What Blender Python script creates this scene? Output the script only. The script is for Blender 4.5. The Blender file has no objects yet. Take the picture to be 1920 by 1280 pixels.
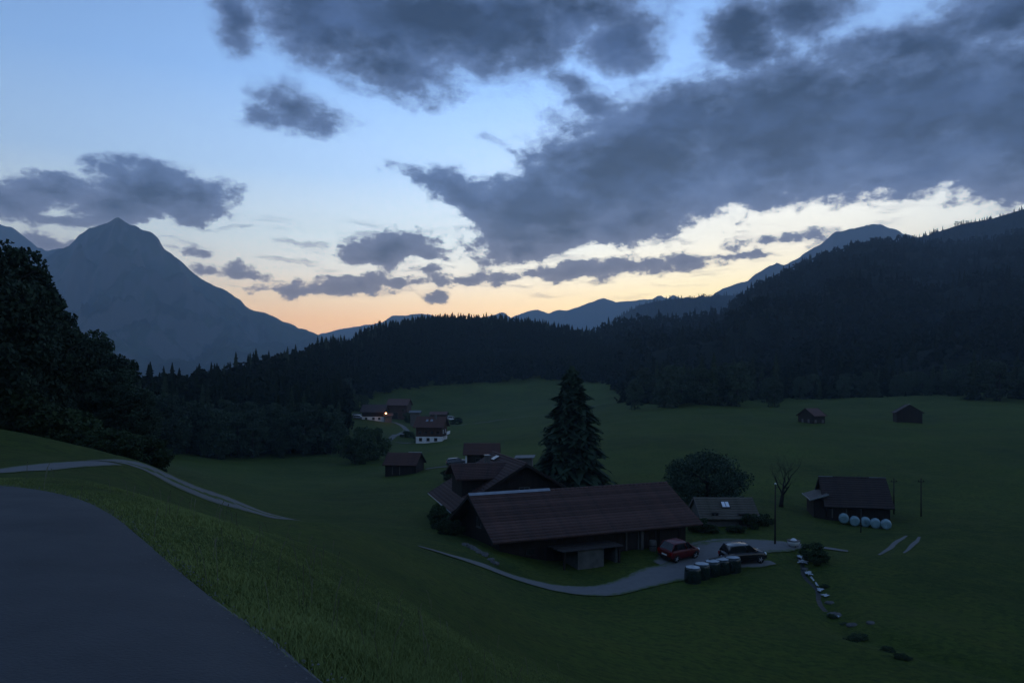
import bpy, math, random
import numpy as np
from mathutils import Vector, Matrix

SC = bpy.context.scene
COL = SC.collection
rng = np.random.default_rng(7)
random.seed(7)
F = 1440.0          # focal length in photograph pixels (1920 wide)
PX0, HOR = 960.0, 720.0

# ------------------------------------------------------------------ camera
cam_data = bpy.data.cameras.new('camera')
cam_data.lens = 27.0
cam_data.sensor_width = 36.0
cam_data.shift_y = 80.0 / 1920.0
cam_data.clip_start = 0.1
cam_data.clip_end = 40000.0
cam = bpy.data.objects.new('camera', cam_data)
COL.objects.link(cam)
cam.location = (0, 0, 0)
cam.rotation_euler = (math.pi / 2, 0, 0)
SC.camera = cam

SC.view_settings.view_transform = 'Standard'
SC.view_settings.look = 'None'
SC.view_settings.exposure = 0.0
SC.view_settings.gamma = 1.0
SC.view_settings.use_curve_mapping = False
SC.render.engine = 'CYCLES'
SC.cycles.use_denoising = True
SC.cycles.max_bounces = 5
SC.cycles.diffuse_bounces = 2
SC.cycles.glossy_bounces = 2
SC.cycles.transmission_bounces = 3
SC.cycles.volume_bounces = 1
SC.cycles.sample_clamp_indirect = 4.0


def lin(r, g, b, k=1.0):
    f = lambda v: (v / 255 / 12.92) if v / 255 <= 0.04045 else ((v / 255 + 0.055) / 1.055) ** 2.4
    return (f(r) * k, f(g) * k, f(b) * k, 1.0)


# ------------------------------------------------------------------ sky
SUN_AZ, SUN_EL = math.radians(17.0), math.radians(1.5)
world = bpy.data.worlds.new('World')
SC.world = world
world.use_nodes = True
WN = world.node_tree
WN.nodes.clear()


def wn(t, **kw):
    n = WN.nodes.new(t)
    for k, v in kw.items():
        setattr(n, k, v)
    return n


def wl(a, b):
    WN.links.new(a, b)


def wmath(op, a, b=None, c=None, clamp=False):
    n = wn('ShaderNodeMath', operation=op, use_clamp=clamp)
    for i, v in enumerate((a, b, c)):
        if v is None:
            continue
        if isinstance(v, (int, float)):
            n.inputs[i].default_value = v
        else:
            wl(v, n.inputs[i])
    return n.outputs[0]


def wmix(f, a, b, mode='MIX'):
    n = wn('ShaderNodeMix', data_type='RGBA', blend_type=mode)
    if isinstance(f, (int, float)):
        n.inputs[0].default_value = f
    else:
        wl(f, n.inputs[0])
    for i, v in ((6, a), (7, b)):
        if isinstance(v, tuple):
            n.inputs[i].default_value = v
        else:
            wl(v, n.inputs[i])
    return n.outputs[2]


def wstep(v, a, b, lo=0.0, hi=1.0):
    n = wn('ShaderNodeMapRange', interpolation_type='SMOOTHSTEP')
    wl(v, n.inputs[0])
    for i, x in enumerate((a, b, lo, hi)):
        n.inputs[i + 1].default_value = x
    return n.outputs[0]


def wnoise(vec, scale, detail, rough, loc=(0, 0, 0), sc=(1, 1, 1), color=False):
    m = wn('ShaderNodeMapping')
    m.inputs['Location'].default_value = loc
    m.inputs['Scale'].default_value = sc
    wl(vec, m.inputs['Vector'])
    n = wn('ShaderNodeTexNoise')
    n.inputs['Scale'].default_value = scale
    n.inputs['Detail'].default_value = detail
    n.inputs['Roughness'].default_value = rough
    wl(m.outputs[0], n.inputs['Vector'])
    return n.outputs['Color' if color else 'Fac']


tc = wn('ShaderNodeTexCoord')
sep = wn('ShaderNodeSeparateXYZ')
wl(tc.outputs['Generated'], sep.inputs[0])
azr = wmath('ARCTAN2', sep.outputs[0], sep.outputs[1])
elr = wmath('ARCSINE', sep.outputs[2])
AZ = wmath('MULTIPLY', azr, 57.29578)
EL = wmath('MULTIPLY', elr, 57.29578)
cxy = wn('ShaderNodeCombineXYZ')
wl(AZ, cxy.inputs[0])
wl(EL, cxy.inputs[1])
P = cxy.outputs[0]

# clear sky: low-sun Nishita air plus the dusk colours the photograph shows by height
sky = wn('ShaderNodeTexSky', sky_type='NISHITA')
sky.sun_disc = False
sky.sun_elevation = SUN_EL
sky.sun_rotation = SUN_AZ
sky.altitude = 800.0
sky.air_density = 1.0
sky.dust_density = 1.0
nish = wn('ShaderNodeMix', data_type='RGBA', blend_type='MULTIPLY')
nish.inputs[0].default_value = 1.0
wl(sky.outputs[0], nish.inputs[6])
nish.inputs[7].default_value = (0.08, 0.08, 0.08, 1)

ramp = wn('ShaderNodeValToRGB')
wl(wmath('DIVIDE', EL, 90.0, clamp=True), ramp.inputs[0])
er = ramp.color_ramp
stops = [(0.0, (2.5, 1.25, 0.50)), (4.6, (2.8, 1.62, 0.74)), (6.2, (2.75, 2.02, 1.18)), (8.0, (2.45, 2.28, 1.86)), (10.5, (2.05, 2.32, 2.30)),
         (15.0, (1.04, 1.50, 2.10)), (21.0, (0.57, 1.00, 1.76)), (28.0, (0.33, 0.63, 1.24)), (45.0, (0.16, 0.32, 0.68)), (90.0, (0.09, 0.18, 0.42))]
while len(er.elements) < len(stops):
    er.elements.new(0.5)
for e, (d, c) in zip(er.elements, stops):
    e.position = d / 90.0
    e.color = tuple(c) + (1.0,)
base = wmix(0.15, ramp.outputs[0], nish.outputs[2])
# the sky dims away from the sunset side
sa = wmath('DIVIDE', wmath('SUBTRACT', AZ, 6.0), 34.0)
side = wmath('EXPONENT', wmath('MULTIPLY', wmath('MULTIPLY', sa, sa), -1.0))
dim = wn('ShaderNodeVectorMath', operation='SCALE')
wl(base, dim.inputs[0])
wl(wmath('MULTIPLY_ADD', side, 0.52, 0.48), dim.inputs['Scale'])
base = dim.outputs[0]
# the afterglow round the place where the sun has set
ga = wmath('DIVIDE', wmath('SUBTRACT', AZ, 19.0), 17.0)
ge = wmath('DIVIDE', wmath('SUBTRACT', EL, 8.0), 6.5)
gr = wmath('ADD', wmath('MULTIPLY', ga, ga), wmath('MULTIPLY', ge, ge))
glow = wmath('EXPONENT', wmath('MULTIPLY', gr, -1.0))
gcol = wmix(wstep(EL, 4.5, 11.0), (2.75, 2.16, 0.86, 1), (2.5, 2.3, 1.8, 1))
base = wmix(wmath('MULTIPLY', glow, 0.95, clamp=True), base, gcol)
bright = wn('ShaderNodeVectorMath', operation='SCALE')
wl(base, bright.inputs[0])
bright.inputs['Scale'].default_value = 1.2
base = bright.outputs[0]

# clouds: soft ellipses in azimuth and height, broken up by noise
BLOBS = [
    # x, y, half width, half height (photograph pixels), tilt in degrees
    (770, 36, 315, 106, -3), (620, 36, 180, 86, -8), (720, 124, 165, 54, -10), (925, 46, 235, 80, 4), (1010, 84, 100, 44, 8), (1165, 78, 95, 58, 0), (1080, 25, 160, 52, 0),
    (800, -120, 500, 130, 0), (440, 32, 44, 62, 12),
    (545, 203, 74, 35, -14), (594, 228, 62, 24, 0), (490, 216, 36, 20, 0),
    (285, 350, 132, 48, -4), (345, 372, 106, 41, 0), (205, 385, 120, 35, 0), (110, 362, 95, 36, 0), (10, 376, 100, 44, 0), (120, 416, 52, 12, 0), (330, 405, 70, 16, 0),
    (1190, 310, 250, 128, 10), (1450, 240, 260, 150, 8), (1700, 212, 320, 148, 5), (1960, 200, 300, 190, 0), (1020, 392, 165, 78, 0),
    (1060, 430, 185, 46, 6), (890, 372, 112, 42, -22), (815, 340, 66, 17, -20), (978, 468, 88, 28, 5), (1180, 415, 190, 40, 8), (1420, 352, 250, 34, 5), (1720, 326, 250, 38, 3),
    (1395, 60, 80, 75, 0), (1720, 90, 230, 60, 0), (1880, 30, 150, 70, 0), (1500, 25, 120, 50, 0), (1270, 225, 120, 75, 0), (1075, 150, 66, 20, -18), (1110, 195, 50, 28, -15),
    (2300, 150, 300, 260, 0), (1350, -150, 300, 90, 0),
    (725, 466, 88, 30, 3), (700, 484, 70, 21, -6), (775, 452, 42, 15, 8), (795, 480, 40, 9, -12),
    (700, 531, 200, 16, 3), (615, 542, 110, 12, 1), (890, 522, 180, 14, 4), (1080, 508, 155, 14, 4), (1200, 497, 105, 14, 4), (1285, 484, 66, 12, 0),
    (435, 514, 66, 17, 0), (368, 472, 26, 8, 0), (826, 560, 22, 11, 0), (1138, 522, 26, 6, 6), (1450, 450, 110, 10, 3), (1390, 478, 80, 6, 4), (1330, 494, 50, 5, 0),
    (770, 505, 60, 6, 0), (610, 517, 60, 3, 0), (965, 286, 44, 8, -25), (95, 455, 60, 12, 0), (540, 541, 60, 4, 0),
]


def to_dir(px, py):
    a = math.atan2(px - PX0, F)
    return math.degrees(a), math.degrees(math.atan((HOR - py) / F * math.cos(a)))


warp = wn('ShaderNodeVectorMath', operation='SUBTRACT')
wl(wnoise(P, 0.42, 5, 0.62, (3, 9, 2), (0.75, 1, 1), True), warp.inputs[0])
warp.inputs[1].default_value = (0.5, 0.5, 0.5)
warp2 = wn('ShaderNodeVectorMath', operation='MULTIPLY_ADD')
wl(warp.outputs[0], warp2.inputs[0])
warp2.inputs[1].default_value = (2.9, 1.5, 0)
wl(P, warp2.inputs[2])
PW = warp2.outputs[0]
field = None
for (bx, by, brx, bry, rot) in BLOBS:
    a, e = to_dir(bx, by)
    ca = math.cos(math.radians(a))
    rx, ry = brx / 25.13 * ca * ca, bry / 25.13 * ca
    m = wn('ShaderNodeMapping', vector_type='TEXTURE')
    m.inputs['Location'].default_value = (a, e, 0)
    m.inputs['Rotation'].default_value = (0, 0, math.radians(rot))
    m.inputs['Scale'].default_value = (rx, ry, 1)
    wl(PW, m.inputs['Vector'])
    ln = wn('ShaderNodeVectorMath', operation='LENGTH')
    wl(m.outputs[0], ln.inputs[0])
    s = min(ry * 1.3, 4.0) ** 0.8
    v = wmath('MULTIPLY_ADD', ln.outputs['Value'], -s, s)
    field = v if field is None else wmath('SMOOTH_MAX', field, v, 0.35)
# the rest of the sky, outside the picture, carries the same broken cloud
far_n = wnoise(P, 0.05, 3, 0.5, (11, 4, 0), (1, 1.6, 1))
away = wstep(wmath('ABSOLUTE', AZ), 42.0, 60.0)
highup = wstep(EL, 30.0, 40.0)
out = wmath('MAXIMUM', away, highup)
ffar = wmath('MULTIPLY_ADD', far_n, 16.0, -8.6)
field = wmath('ADD', wmath('MULTIPLY', field, wmath('SUBTRACT', 1.0, out)), wmath('MULTIPLY', ffar, out))
fine = wnoise(P, 0.8, 9, 0.62, (1, 5, 3), (0.6, 1, 1))
fr = wmath('MULTIPLY_ADD', fine, 3.4, -1.74)
dens_f = wmath('ADD', field, fr)
# high, near cloud has soft margins, the low far cloud crisp ones
soft = wstep(EL, 9.0, 24.0, 0.28, 0.95)
cov = wn('ShaderNodeMapRange', interpolation_type='SMOOTHSTEP')
wl(dens_f, cov.inputs[0])
wl(wmath('MULTIPLY_ADD', soft, -0.75, -0.06), cov.inputs[1])
wl(soft, cov.inputs[2])
cover = cov.outputs[0]
# thin streaks low over the afterglow
stk = wnoise(PW, 1.0, 6, 0.6, (4, 2, 9), (0.16, 1.5, 1))
smask = wmath('MULTIPLY', wstep(EL, 5.2, 7.5), wmath('SUBTRACT', 1.0, wstep(EL, 10.5, 13.0)))
streak = wmath('MULTIPLY', wstep(stk, 0.52, 0.66), wmath('MULTIPLY', smask, 0.55))
cover = wmath('MAXIMUM', cover, streak)
# body of the cloud: light thin margins, darker bellies, soft mottling
inner = wstep(dens_f, -0.2, 2.2)
mott = wnoise(PW, 0.2, 8, 0.58, (8, 1, 6), (0.6, 1.25, 1))
mm = wstep(mott, 0.40, 0.72)
edgec = wmix(wstep(EL, 6, 15), lin(178, 170, 176), lin(120, 146, 196))
bodyc = wmix(wstep(EL, 6, 14), lin(44, 36, 44), lin(0, 12, 40))
light = wmix(wstep(EL, 6, 14), lin(96, 88, 98), lin(76, 100, 148))
bodyc = wmix(mm, bodyc, light)
cloudc = wmix(inner, edgec, bodyc)
skyc = wmix(wmath('MULTIPLY', cover, 0.97), base, cloudc)
# below the horizon: nothing but dark land
skyc = wmix(wstep(EL, -1.0, -4.0), skyc, lin(40, 48, 56))
bg = wn('ShaderNodeBackground')
wl(skyc, bg.inputs[0])
bg.inputs[1].default_value = 1.0
wo = wn('ShaderNodeOutputWorld')
wl(bg.outputs[0], wo.inputs[0])

# the set sun: only a trace of warm light from below the ridge line
sun_d = bpy.data.lights.new('sun', 'SUN')
sun_d.energy = 0.03
sun_d.angle = math.radians(12)
sun_d.color = (1.0, 0.85, 0.65)
sun = bpy.data.objects.new('sun', sun_d)
COL.objects.link(sun)
sd = Vector((math.sin(SUN_AZ) * math.cos(math.radians(6)), math.cos(SUN_AZ) * math.cos(math.radians(6)), math.sin(math.radians(6))))
sun.rotation_euler = (-sd).to_track_quat('-Z', 'Y').to_euler()


# ------------------------------------------------------------------ helpers
def tag(o, label=None, cat=None, group=None, kind=None):
    for k, v in (('label', label), ('category', cat), ('group', group), ('kind', kind)):
        if v:
            o[k] = v
    return o


def thing(name, label, cat, loc=(0, 0, 0), rz=0.0, group=None):
    o = bpy.data.objects.new(name, None)
    o.empty_display_size = 0.2
    COL.objects.link(o)
    o.location = loc
    o.rotation_euler = (0, 0, rz)
    return tag(o, label, cat, group)


def link(name, me, parent=None, loc=None):
    o = bpy.data.objects.new(name, me)
    COL.objects.link(o)
    if parent is not None:
        o.parent = parent
    if loc is not None:
        o.location = loc
    return o


def copy_tree(o, parent=None):
    c = o.copy()
    COL.objects.link(c)
    c.parent = parent
    for ch in list(o.children):
        copy_tree(ch, c)
    return c


def np_mesh(name, verts, faces, mats, smooth=False, uv=None, mat_idx=None):
    """verts (n,3), faces (m,k) all of one size k"""
    me = bpy.data.meshes.new(name)
    verts = np.asarray(verts, dtype=np.float32)
    faces = np.asarray(faces, dtype=np.int32)
    m, k = faces.shape
    me.vertices.add(len(verts))
    me.vertices.foreach_set('co', verts.ravel())
    me.loops.add(m * k)
    me.loops.foreach_set('vertex_index', faces.ravel())
    me.polygons.add(m)
    me.polygons.foreach_set('loop_start', np.arange(0, m * k, k, dtype=np.int32))
    me.polygons.foreach_set('loop_total', np.full(m, k, dtype=np.int32))
    if smooth:
        me.polygons.foreach_set('use_smooth', np.ones(m, dtype=bool))
    for mt in (mats if isinstance(mats, (list, tuple)) else [mats]):
        me.materials.append(mt)
    if mat_idx is not None:
        me.polygons.foreach_set('material_index', np.asarray(mat_idx, dtype=np.int32))
    if uv is not None:
        l = me.uv_layers.new(name='uv')
        l.data.foreach_set('uv', np.asarray(uv, dtype=np.float32)[faces.ravel()].ravel())
    me.update(calc_edges=True)
    me.validate()
    return me


class MB:
    """collects boxes, prisms, tubes into one mesh"""

    def __init__(self):
        self.v, self.f, self.s = [], [], []

    def add(self, vs, fs, smooth=False):
        b = len(self.v)
        self.v += [tuple(p) for p in vs]
        self.f += [tuple(b + i for i in f) for f in fs]
        self.s += [smooth] * len(fs)
        return self

    def box(self, x0, x1, y0, y1, z0, z1):
        vs = [(x, y, z) for z in (z0, z1) for y in (y0, y1) for x in (x0, x1)]
        return self.add(vs, [(0, 2, 3, 1), (4, 5, 7, 6), (0, 1, 5, 4), (2, 6, 7, 3), (0, 4, 6, 2), (1, 3, 7, 5)])

    def slab(self, a, b, c, d, t):
        """quad a b c d (counter-clockwise from outside) thickened inwards by t along its normal"""
        a, b, c, d = map(Vector, (a, b, c, d))
        n = (b - a).cross(d - a).normalized() * t
        vs = [a, b, c, d, a - n, b - n, c - n, d - n]
        return self.add(vs, [(0, 1, 2, 3), (7, 6, 5, 4), (0, 4, 5, 1), (1, 5, 6, 2), (2, 6, 7, 3), (3, 7, 4, 0)])

    def tube(self, pts, rad, n=8, cap=True, smooth=True):
        pts = [Vector(p) for p in pts]
        if isinstance(rad, (int, float)):
            rad = [rad] * len(pts)
        base = len(self.v)
        for i, p in enumerate(pts):
            t = (pts[min(i + 1, len(pts) - 1)] - pts[max(i - 1, 0)]).normalized()
            u = t.cross(Vector((0.31, 0.9, 0.2)) if abs(t.y) < 0.9 else Vector((1, 0, 0))).normalized()
            w = t.cross(u)
            for k in range(n):
                a = 2 * math.pi * k / n
                self.v.append(tuple(p + (u * math.cos(a) + w * math.sin(a)) * rad[i]))
        for i in range(len(pts) - 1):
            for k in range(n):
                k2 = (k + 1) % n
                self.f.append((base + i * n + k, base + i * n + k2, base + (i + 1) * n + k2, base + (i + 1) * n + k))
                self.s.append(smooth)
        if cap:
            self.f.append(tuple(base + k for k in range(n))[::-1])
            self.f.append(tuple(base + (len(pts) - 1) * n + k for k in range(n)))
            self.s += [False, False]
        return self

    def lathe(self, prof, n=20, axis='z', origin=(0, 0, 0)):
        """prof: (radius, height) pairs"""
        base = len(self.v)
        ox, oy, oz = origin
        for r, h in prof:
            for k in range(n):
                a = 2 * math.pi * k / n
                c, s = r * math.cos(a), r * math.sin(a)
                p = {'z': (c, s, h), 'y': (c, h, s), 'x': (h, c, s)}[axis]
                self.v.append((p[0] + ox, p[1] + oy, p[2] + oz))
        for i in range(len(prof) - 1):
            for k in range(n):
                k2 = (k + 1) % n
                self.f.append((base + i * n + k, base + i * n + k2, base + (i + 1) * n + k2, base + (i + 1) * n + k))
                self.s.append(True)
        for i in (0, len(prof) - 1):
            if prof[i][0] > 1e-4:
                self.f.append(tuple(base + i * n + k for k in range(n)))
                self.s.append(False)
        return self

    def mesh(self, name, mat):
        me = bpy.data.meshes.new(name)
        me.from_pydata(self.v, [], self.f)
        me.polygons.foreach_set('use_smooth', self.s)
        me.materials.append(mat)
        me.update()
        return me

    def build(self, name, mat, parent=None, loc=None):
        return link(name, self.mesh(name, mat), parent, loc)


def add_bevel(o, w, seg=2):
    m = o.modifiers.new('bevel', 'BEVEL')
    m.width = w
    m.segments = seg
    m.limit_method = 'ANGLE'
    return o


# ------------------------------------------------------------------ materials
def mat(name, c1, c2=None, scale=3.0, rough=0.85, bump=0.0, bscale=None, detail=5, spec=0.3, metal=0.0, stretch=None, coat=0.0, lo=0.35, hi=0.68, extra=None):
    m = bpy.data.materials.new(name)
    m.use_nodes = True
    nt = m.node_tree
    b = nt.nodes['Principled BSDF']
    b.inputs['Roughness'].default_value = rough
    b.inputs['Metallic'].default_value = metal
    b.inputs['Specular IOR Level'].default_value = spec
    b.inputs['Coat Weight'].default_value = coat
    c1 = tuple(c1[:3]) + (1,)
    b.inputs['Base Color'].default_value = c1
    tcn = nt.nodes.new('ShaderNodeTexCoord')
    src = tcn.outputs['Object']
    if stretch:
        mp = nt.nodes.new('ShaderNodeMapping')
        mp.inputs['Scale'].default_value = stretch
        nt.links.new(src, mp.inputs[0])
        src = mp.outputs[0]
    if c2 is not None:
        n = nt.nodes.new('ShaderNodeTexNoise')
        n.inputs['Scale'].default_value = scale
        n.inputs['Detail'].default_value = detail
        n.inputs['Roughness'].default_value = 0.6
        nt.links.new(src, n.inputs['Vector'])
        mr = nt.nodes.new('ShaderNodeMapRange')
        mr.inputs[1].default_value = lo
        mr.inputs[2].default_value = hi
        nt.links.new(n.outputs['Fac'], mr.inputs[0])
        mx = nt.nodes.new('ShaderNodeMix')
        mx.data_type = 'RGBA'
        mx.inputs[6].default_value = c1
        mx.inputs[7].default_value = tuple(c2[:3]) + (1,)
        nt.links.new(mr.outputs[0], mx.inputs[0])
        nt.links.new(mx.outputs[2], b.inputs['Base Color'])
        m['mixnode'] = mx.name
    if bump:
        n2 = nt.nodes.new('ShaderNodeTexNoise')
        n2.inputs['Scale'].default_value = bscale or scale * 3
        n2.inputs['Detail'].default_value = 4
        nt.links.new(src, n2.inputs['Vector'])
        bp = nt.nodes.new('ShaderNodeBump')
        bp.inputs['Strength'].default_value = min(1.0, bump)
        bp.inputs['Distance'].default_value = 0.05
        nt.links.new(n2.outputs['Fac'], bp.inputs['Height'])
        nt.links.new(bp.outputs[0], b.inputs['Normal'])
    return m


def vary_by_object(m, amount=0.25):
    """slight lightness change from one object to the next (tree to tree)"""
    nt = m.node_tree
    b = nt.nodes['Principled BSDF']
    inf = nt.nodes.new('ShaderNodeObjectInfo')
    hs = nt.nodes.new('ShaderNodeHueSaturation')
    ma = nt.nodes.new('ShaderNodeMapRange')
    ma.inputs[3].default_value = 1 - amount
    ma.inputs[4].default_value = 1 + amount
    nt.links.new(inf.outputs['Random'], ma.inputs[0])
    nt.links.new(ma.outputs[0], hs.inputs['Value'])
    l = b.inputs['Base Color'].links
    if l:
        nt.links.new(l[0].from_socket, hs.inputs['Color'])
    else:
        hs.inputs['Color'].default_value = b.inputs['Base Color'].default_value
    nt.links.new(hs.outputs[0], b.inputs['Base Color'])
    return m


M = {}
M['asphalt'] = mat('asphalt', (0.076, 0.077, 0.080), (0.050, 0.051, 0.055), 0.7, 0.82, 0.5, 45, spec=0.25)
M['gravel'] = mat('pale_gravel', (0.16, 0.155, 0.15), (0.10, 0.10, 0.095), 1.2, 0.95, 0.6, 9)
M['tile'] = mat('old_clay_tile', (0.118, 0.064, 0.054), (0.070, 0.046, 0.044), 1.6, 0.85, 0.2, 8)
vary_by_object(M['tile'], 0.22)
M['tile_far'] = mat('clay_tile_worn', (0.12, 0.062, 0.05), (0.085, 0.048, 0.042), 0.8, 0.85, 0.2, 5)
M['slate'] = mat('dark_shingle', (0.07, 0.05, 0.046), (0.046, 0.036, 0.036), 1.3, 0.85, 0.2, 6)
M['wood'] = mat('weathered_timber', (0.028, 0.019, 0.014), (0.014, 0.010, 0.009), 1.2, 0.85, 0.3, 6, stretch=(3, 3, 0.4))
M['brown'] = mat('brown_timber', (0.075, 0.04, 0.028), (0.05, 0.028, 0.02), 1.5, 0.8, 0.2, 6)
M['greywood'] = mat('grey_timber', (0.12, 0.11, 0.10), (0.08, 0.075, 0.07), 2.0, 0.85, 0.2, 8)
M['greytile'] = mat('mossy_grey_tile', (0.15, 0.128, 0.105), (0.085, 0.082, 0.062), 1.4, 0.9, 0.3, 6)
M['concrete'] = mat('rough_concrete', (0.125, 0.12, 0.11), (0.07, 0.068, 0.062), 1.6, 0.9, 0.3, 8)
M['stone'] = mat('field_stone', (0.13, 0.128, 0.124), (0.07, 0.07, 0.066), 3.0, 0.9, 0.4, 8)
M['plaster'] = mat('white_plaster', (0.74, 0.74, 0.74), (0.60, 0.60, 0.61), 1.0, 0.8)
M['white'] = mat('white_paint', (0.78, 0.78, 0.78), None, rough=0.5)
M['zinc_dull'] = mat('dull_metal_sheet', (0.13, 0.135, 0.14), (0.09, 0.095, 0.10), 2.0, 0.6, metal=0.1)
M['grey_car'] = mat('dark_grey_car_paint', (0.06, 0.062, 0.066), None, rough=0.25, coat=0.6)
M['zinc'] = mat('zinc_sheet', (0.33, 0.35, 0.37), (0.24, 0.25, 0.28), 2.0, 0.38, metal=0.6)
M['glass'] = mat('dark_window_glass', (0.012, 0.014, 0.016), None, rough=0.06, spec=0.6)
M['glass_sky'] = mat('skylight_glass', (0.03, 0.034, 0.04), None, rough=0.03, spec=1.0, coat=1.0)
M['iron'] = mat('dark_iron', (0.03, 0.03, 0.032), None, rough=0.5, metal=0.6)
M['pole'] = mat('tarred_pole', (0.035, 0.027, 0.022), (0.022, 0.018, 0.016), 3.0, 0.85)
M['bark'] = mat('bark', (0.030, 0.024, 0.020), (0.016, 0.013, 0.012), 4.0, 0.95, 0.4, 10)
M['leaf'] = vary_by_object(mat('broad_leaves', (0.044, 0.072, 0.044), (0.022, 0.040, 0.027), 0.5, 0.75, spec=0.15), 0.3)
M['leaf2'] = vary_by_object(mat('shrub_leaves', (0.046, 0.074, 0.030), (0.024, 0.042, 0.019), 0.9, 0.75, spec=0.15), 0.3)
M['needle'] = vary_by_object(mat('fir_needles', (0.034, 0.054, 0.030), (0.018, 0.032, 0.019), 0.6, 0.8, spec=0.12), 0.25)
M['spruce'] = mat('spruce_needles', (0.046, 0.074, 0.042), (0.024, 0.043, 0.027), 0.9, 0.8, spec=0.1)
M['wrap_dark'] = mat('dark_green_wrap', (0.014, 0.027, 0.024), (0.009, 0.017, 0.016), 2.0, 0.25, spec=0.6)
M['wrap_pale'] = mat('pale_blue_wrap', (0.24, 0.36, 0.38), (0.17, 0.28, 0.31), 2.0, 0.32, spec=0.5)
M['red'] = mat('red_car_paint', (0.10, 0.003, 0.003), None, rough=0.4, spec=0.25, coat=0.2)
M['black'] = mat('black_car_paint', (0.010, 0.010, 0.012), None, rough=0.25, spec=0.35, coat=0.3)
M['silver'] = mat('silver_car_paint', (0.30, 0.31, 0.33), None, rough=0.3, metal=0.4, coat=0.5)
M['tyre'] = mat('tyre_rubber', (0.012, 0.012, 0.012), None, rough=0.9)
M['rim'] = mat('alloy_rim', (0.5, 0.5, 0.52), None, rough=0.35, metal=0.8)
M['lens'] = mat('clear_lamp_lens', (0.75, 0.77, 0.8), None, rough=0.1, spec=0.8)
M['tail'] = mat('red_lamp_lens', (0.28, 0.01, 0.01), None, rough=0.2)
M['plate'] = mat('number_plate', (0.7, 0.7, 0.68), None, rough=0.5)
M['plastic'] = mat('black_plastic', (0.015, 0.015, 0.016), None, rough=0.6)
M['water'] = mat('stream_water', (0.012, 0.016, 0.016), None, rough=0.45, spec=0.12, bump=0.9, bscale=2.5)
M['foam'] = mat('white_water', (0.50, 0.54, 0.58), (0.20, 0.23, 0.25), 3.0, 0.5)  # sky reflected in the water, put into a pale base colour
M['dirt'] = mat('bare_earth', (0.07, 0.058, 0.045), (0.045, 0.04, 0.03), 2.0, 0.95, 0.4, 6)
M['hay'] = mat('dry_straw', (0.22, 0.2, 0.13), (0.14, 0.13, 0.08), 3.0, 0.95)


# ------------------------------------------------------------------ noise
def _hash(ix, iy, seed):
    n = (ix.astype(np.int64) * 374761393 + iy.astype(np.int64) * 668265263 + seed * 1274126177) & 0x7fffffff
    n = ((n ^ (n >> 13)) * 1274126177) & 0x7fffffff
    return ((n ^ (n >> 16)) & 0xffff) / 65535.0


def vnoise(x, y, seed=0):
    x = np.asarray(x, float)
    y = np.asarray(y, float)
    ix, iy = np.floor(x), np.floor(y)
    fx, fy = x - ix, y - iy
    fx, fy = fx * fx * (3 - 2 * fx), fy * fy * (3 - 2 * fy)
    a, b = _hash(ix, iy, seed), _hash(ix + 1, iy, seed)
    c, d = _hash(ix, iy + 1, seed), _hash(ix + 1, iy + 1, seed)
    return (a * (1 - fx) + b * fx) * (1 - fy) + (c * (1 - fx) + d * fx) * fy - 0.5


def fbm(x, y, seed=0, oct=4, gain=0.5):
    s, a = 0.0, 1.0
    for o in range(oct):
        s = s + a * vnoise(x * 2 ** o, y * 2 ** o, seed + o * 17)
        a *= gain
    return s


# ------------------------------------------------------------------ the lie of the land
def W(px, py, Y):
    """world point seen at a photograph pixel when it stands Y metres ahead"""
    return ((px - PX0) / F * Y, Y, (HOR - py) / F * Y)


CP = [(-8, 0, -1.5), (-4, 0, -1.6), (0, 0, -1.6), (-3, -6, -1.5), (3, -6, -1.9), (-14, -6, -1.2), (1.8, 0, -1.66), (3.5, 1, -2.4), (8, -4, -4.0), (9, 4, -4.8), (16, 0, -7.5), (30, 0, -12), (60, 0, -13.5), (60, 25, -14),
      (-15, 6, -1.55), (-10, 0, -1.45), (-20, 12, -1.6), (-30, 5, -1.0), (-1.02, 4.1, -1.6), (-1.93, 5.35, -1.6), (-4.8, 9.5, -1.66), (-8.4, 12.6, -1.7), (-11.8, 13.5, -1.74), (-6, 6, -1.57), (-9, 9, -1.62),
      (0.4, 4.2, -2.1),
      (0, -14, 0.5), (20, -20, -2.0), (-20, -14, 1.0), (0, -60, 22), (80, -80, 14), (-70, -60, 24), (0, -250, 110), (250, -250, 90), (-300, -200, 120), (0, -800, 260), (-800, -300, 260), (700, -500, 240), (-60, 15, 2), (-160, 40, 25), (-500, 150, 120), (120, -20, -8), (400, 0, 30)]
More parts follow.
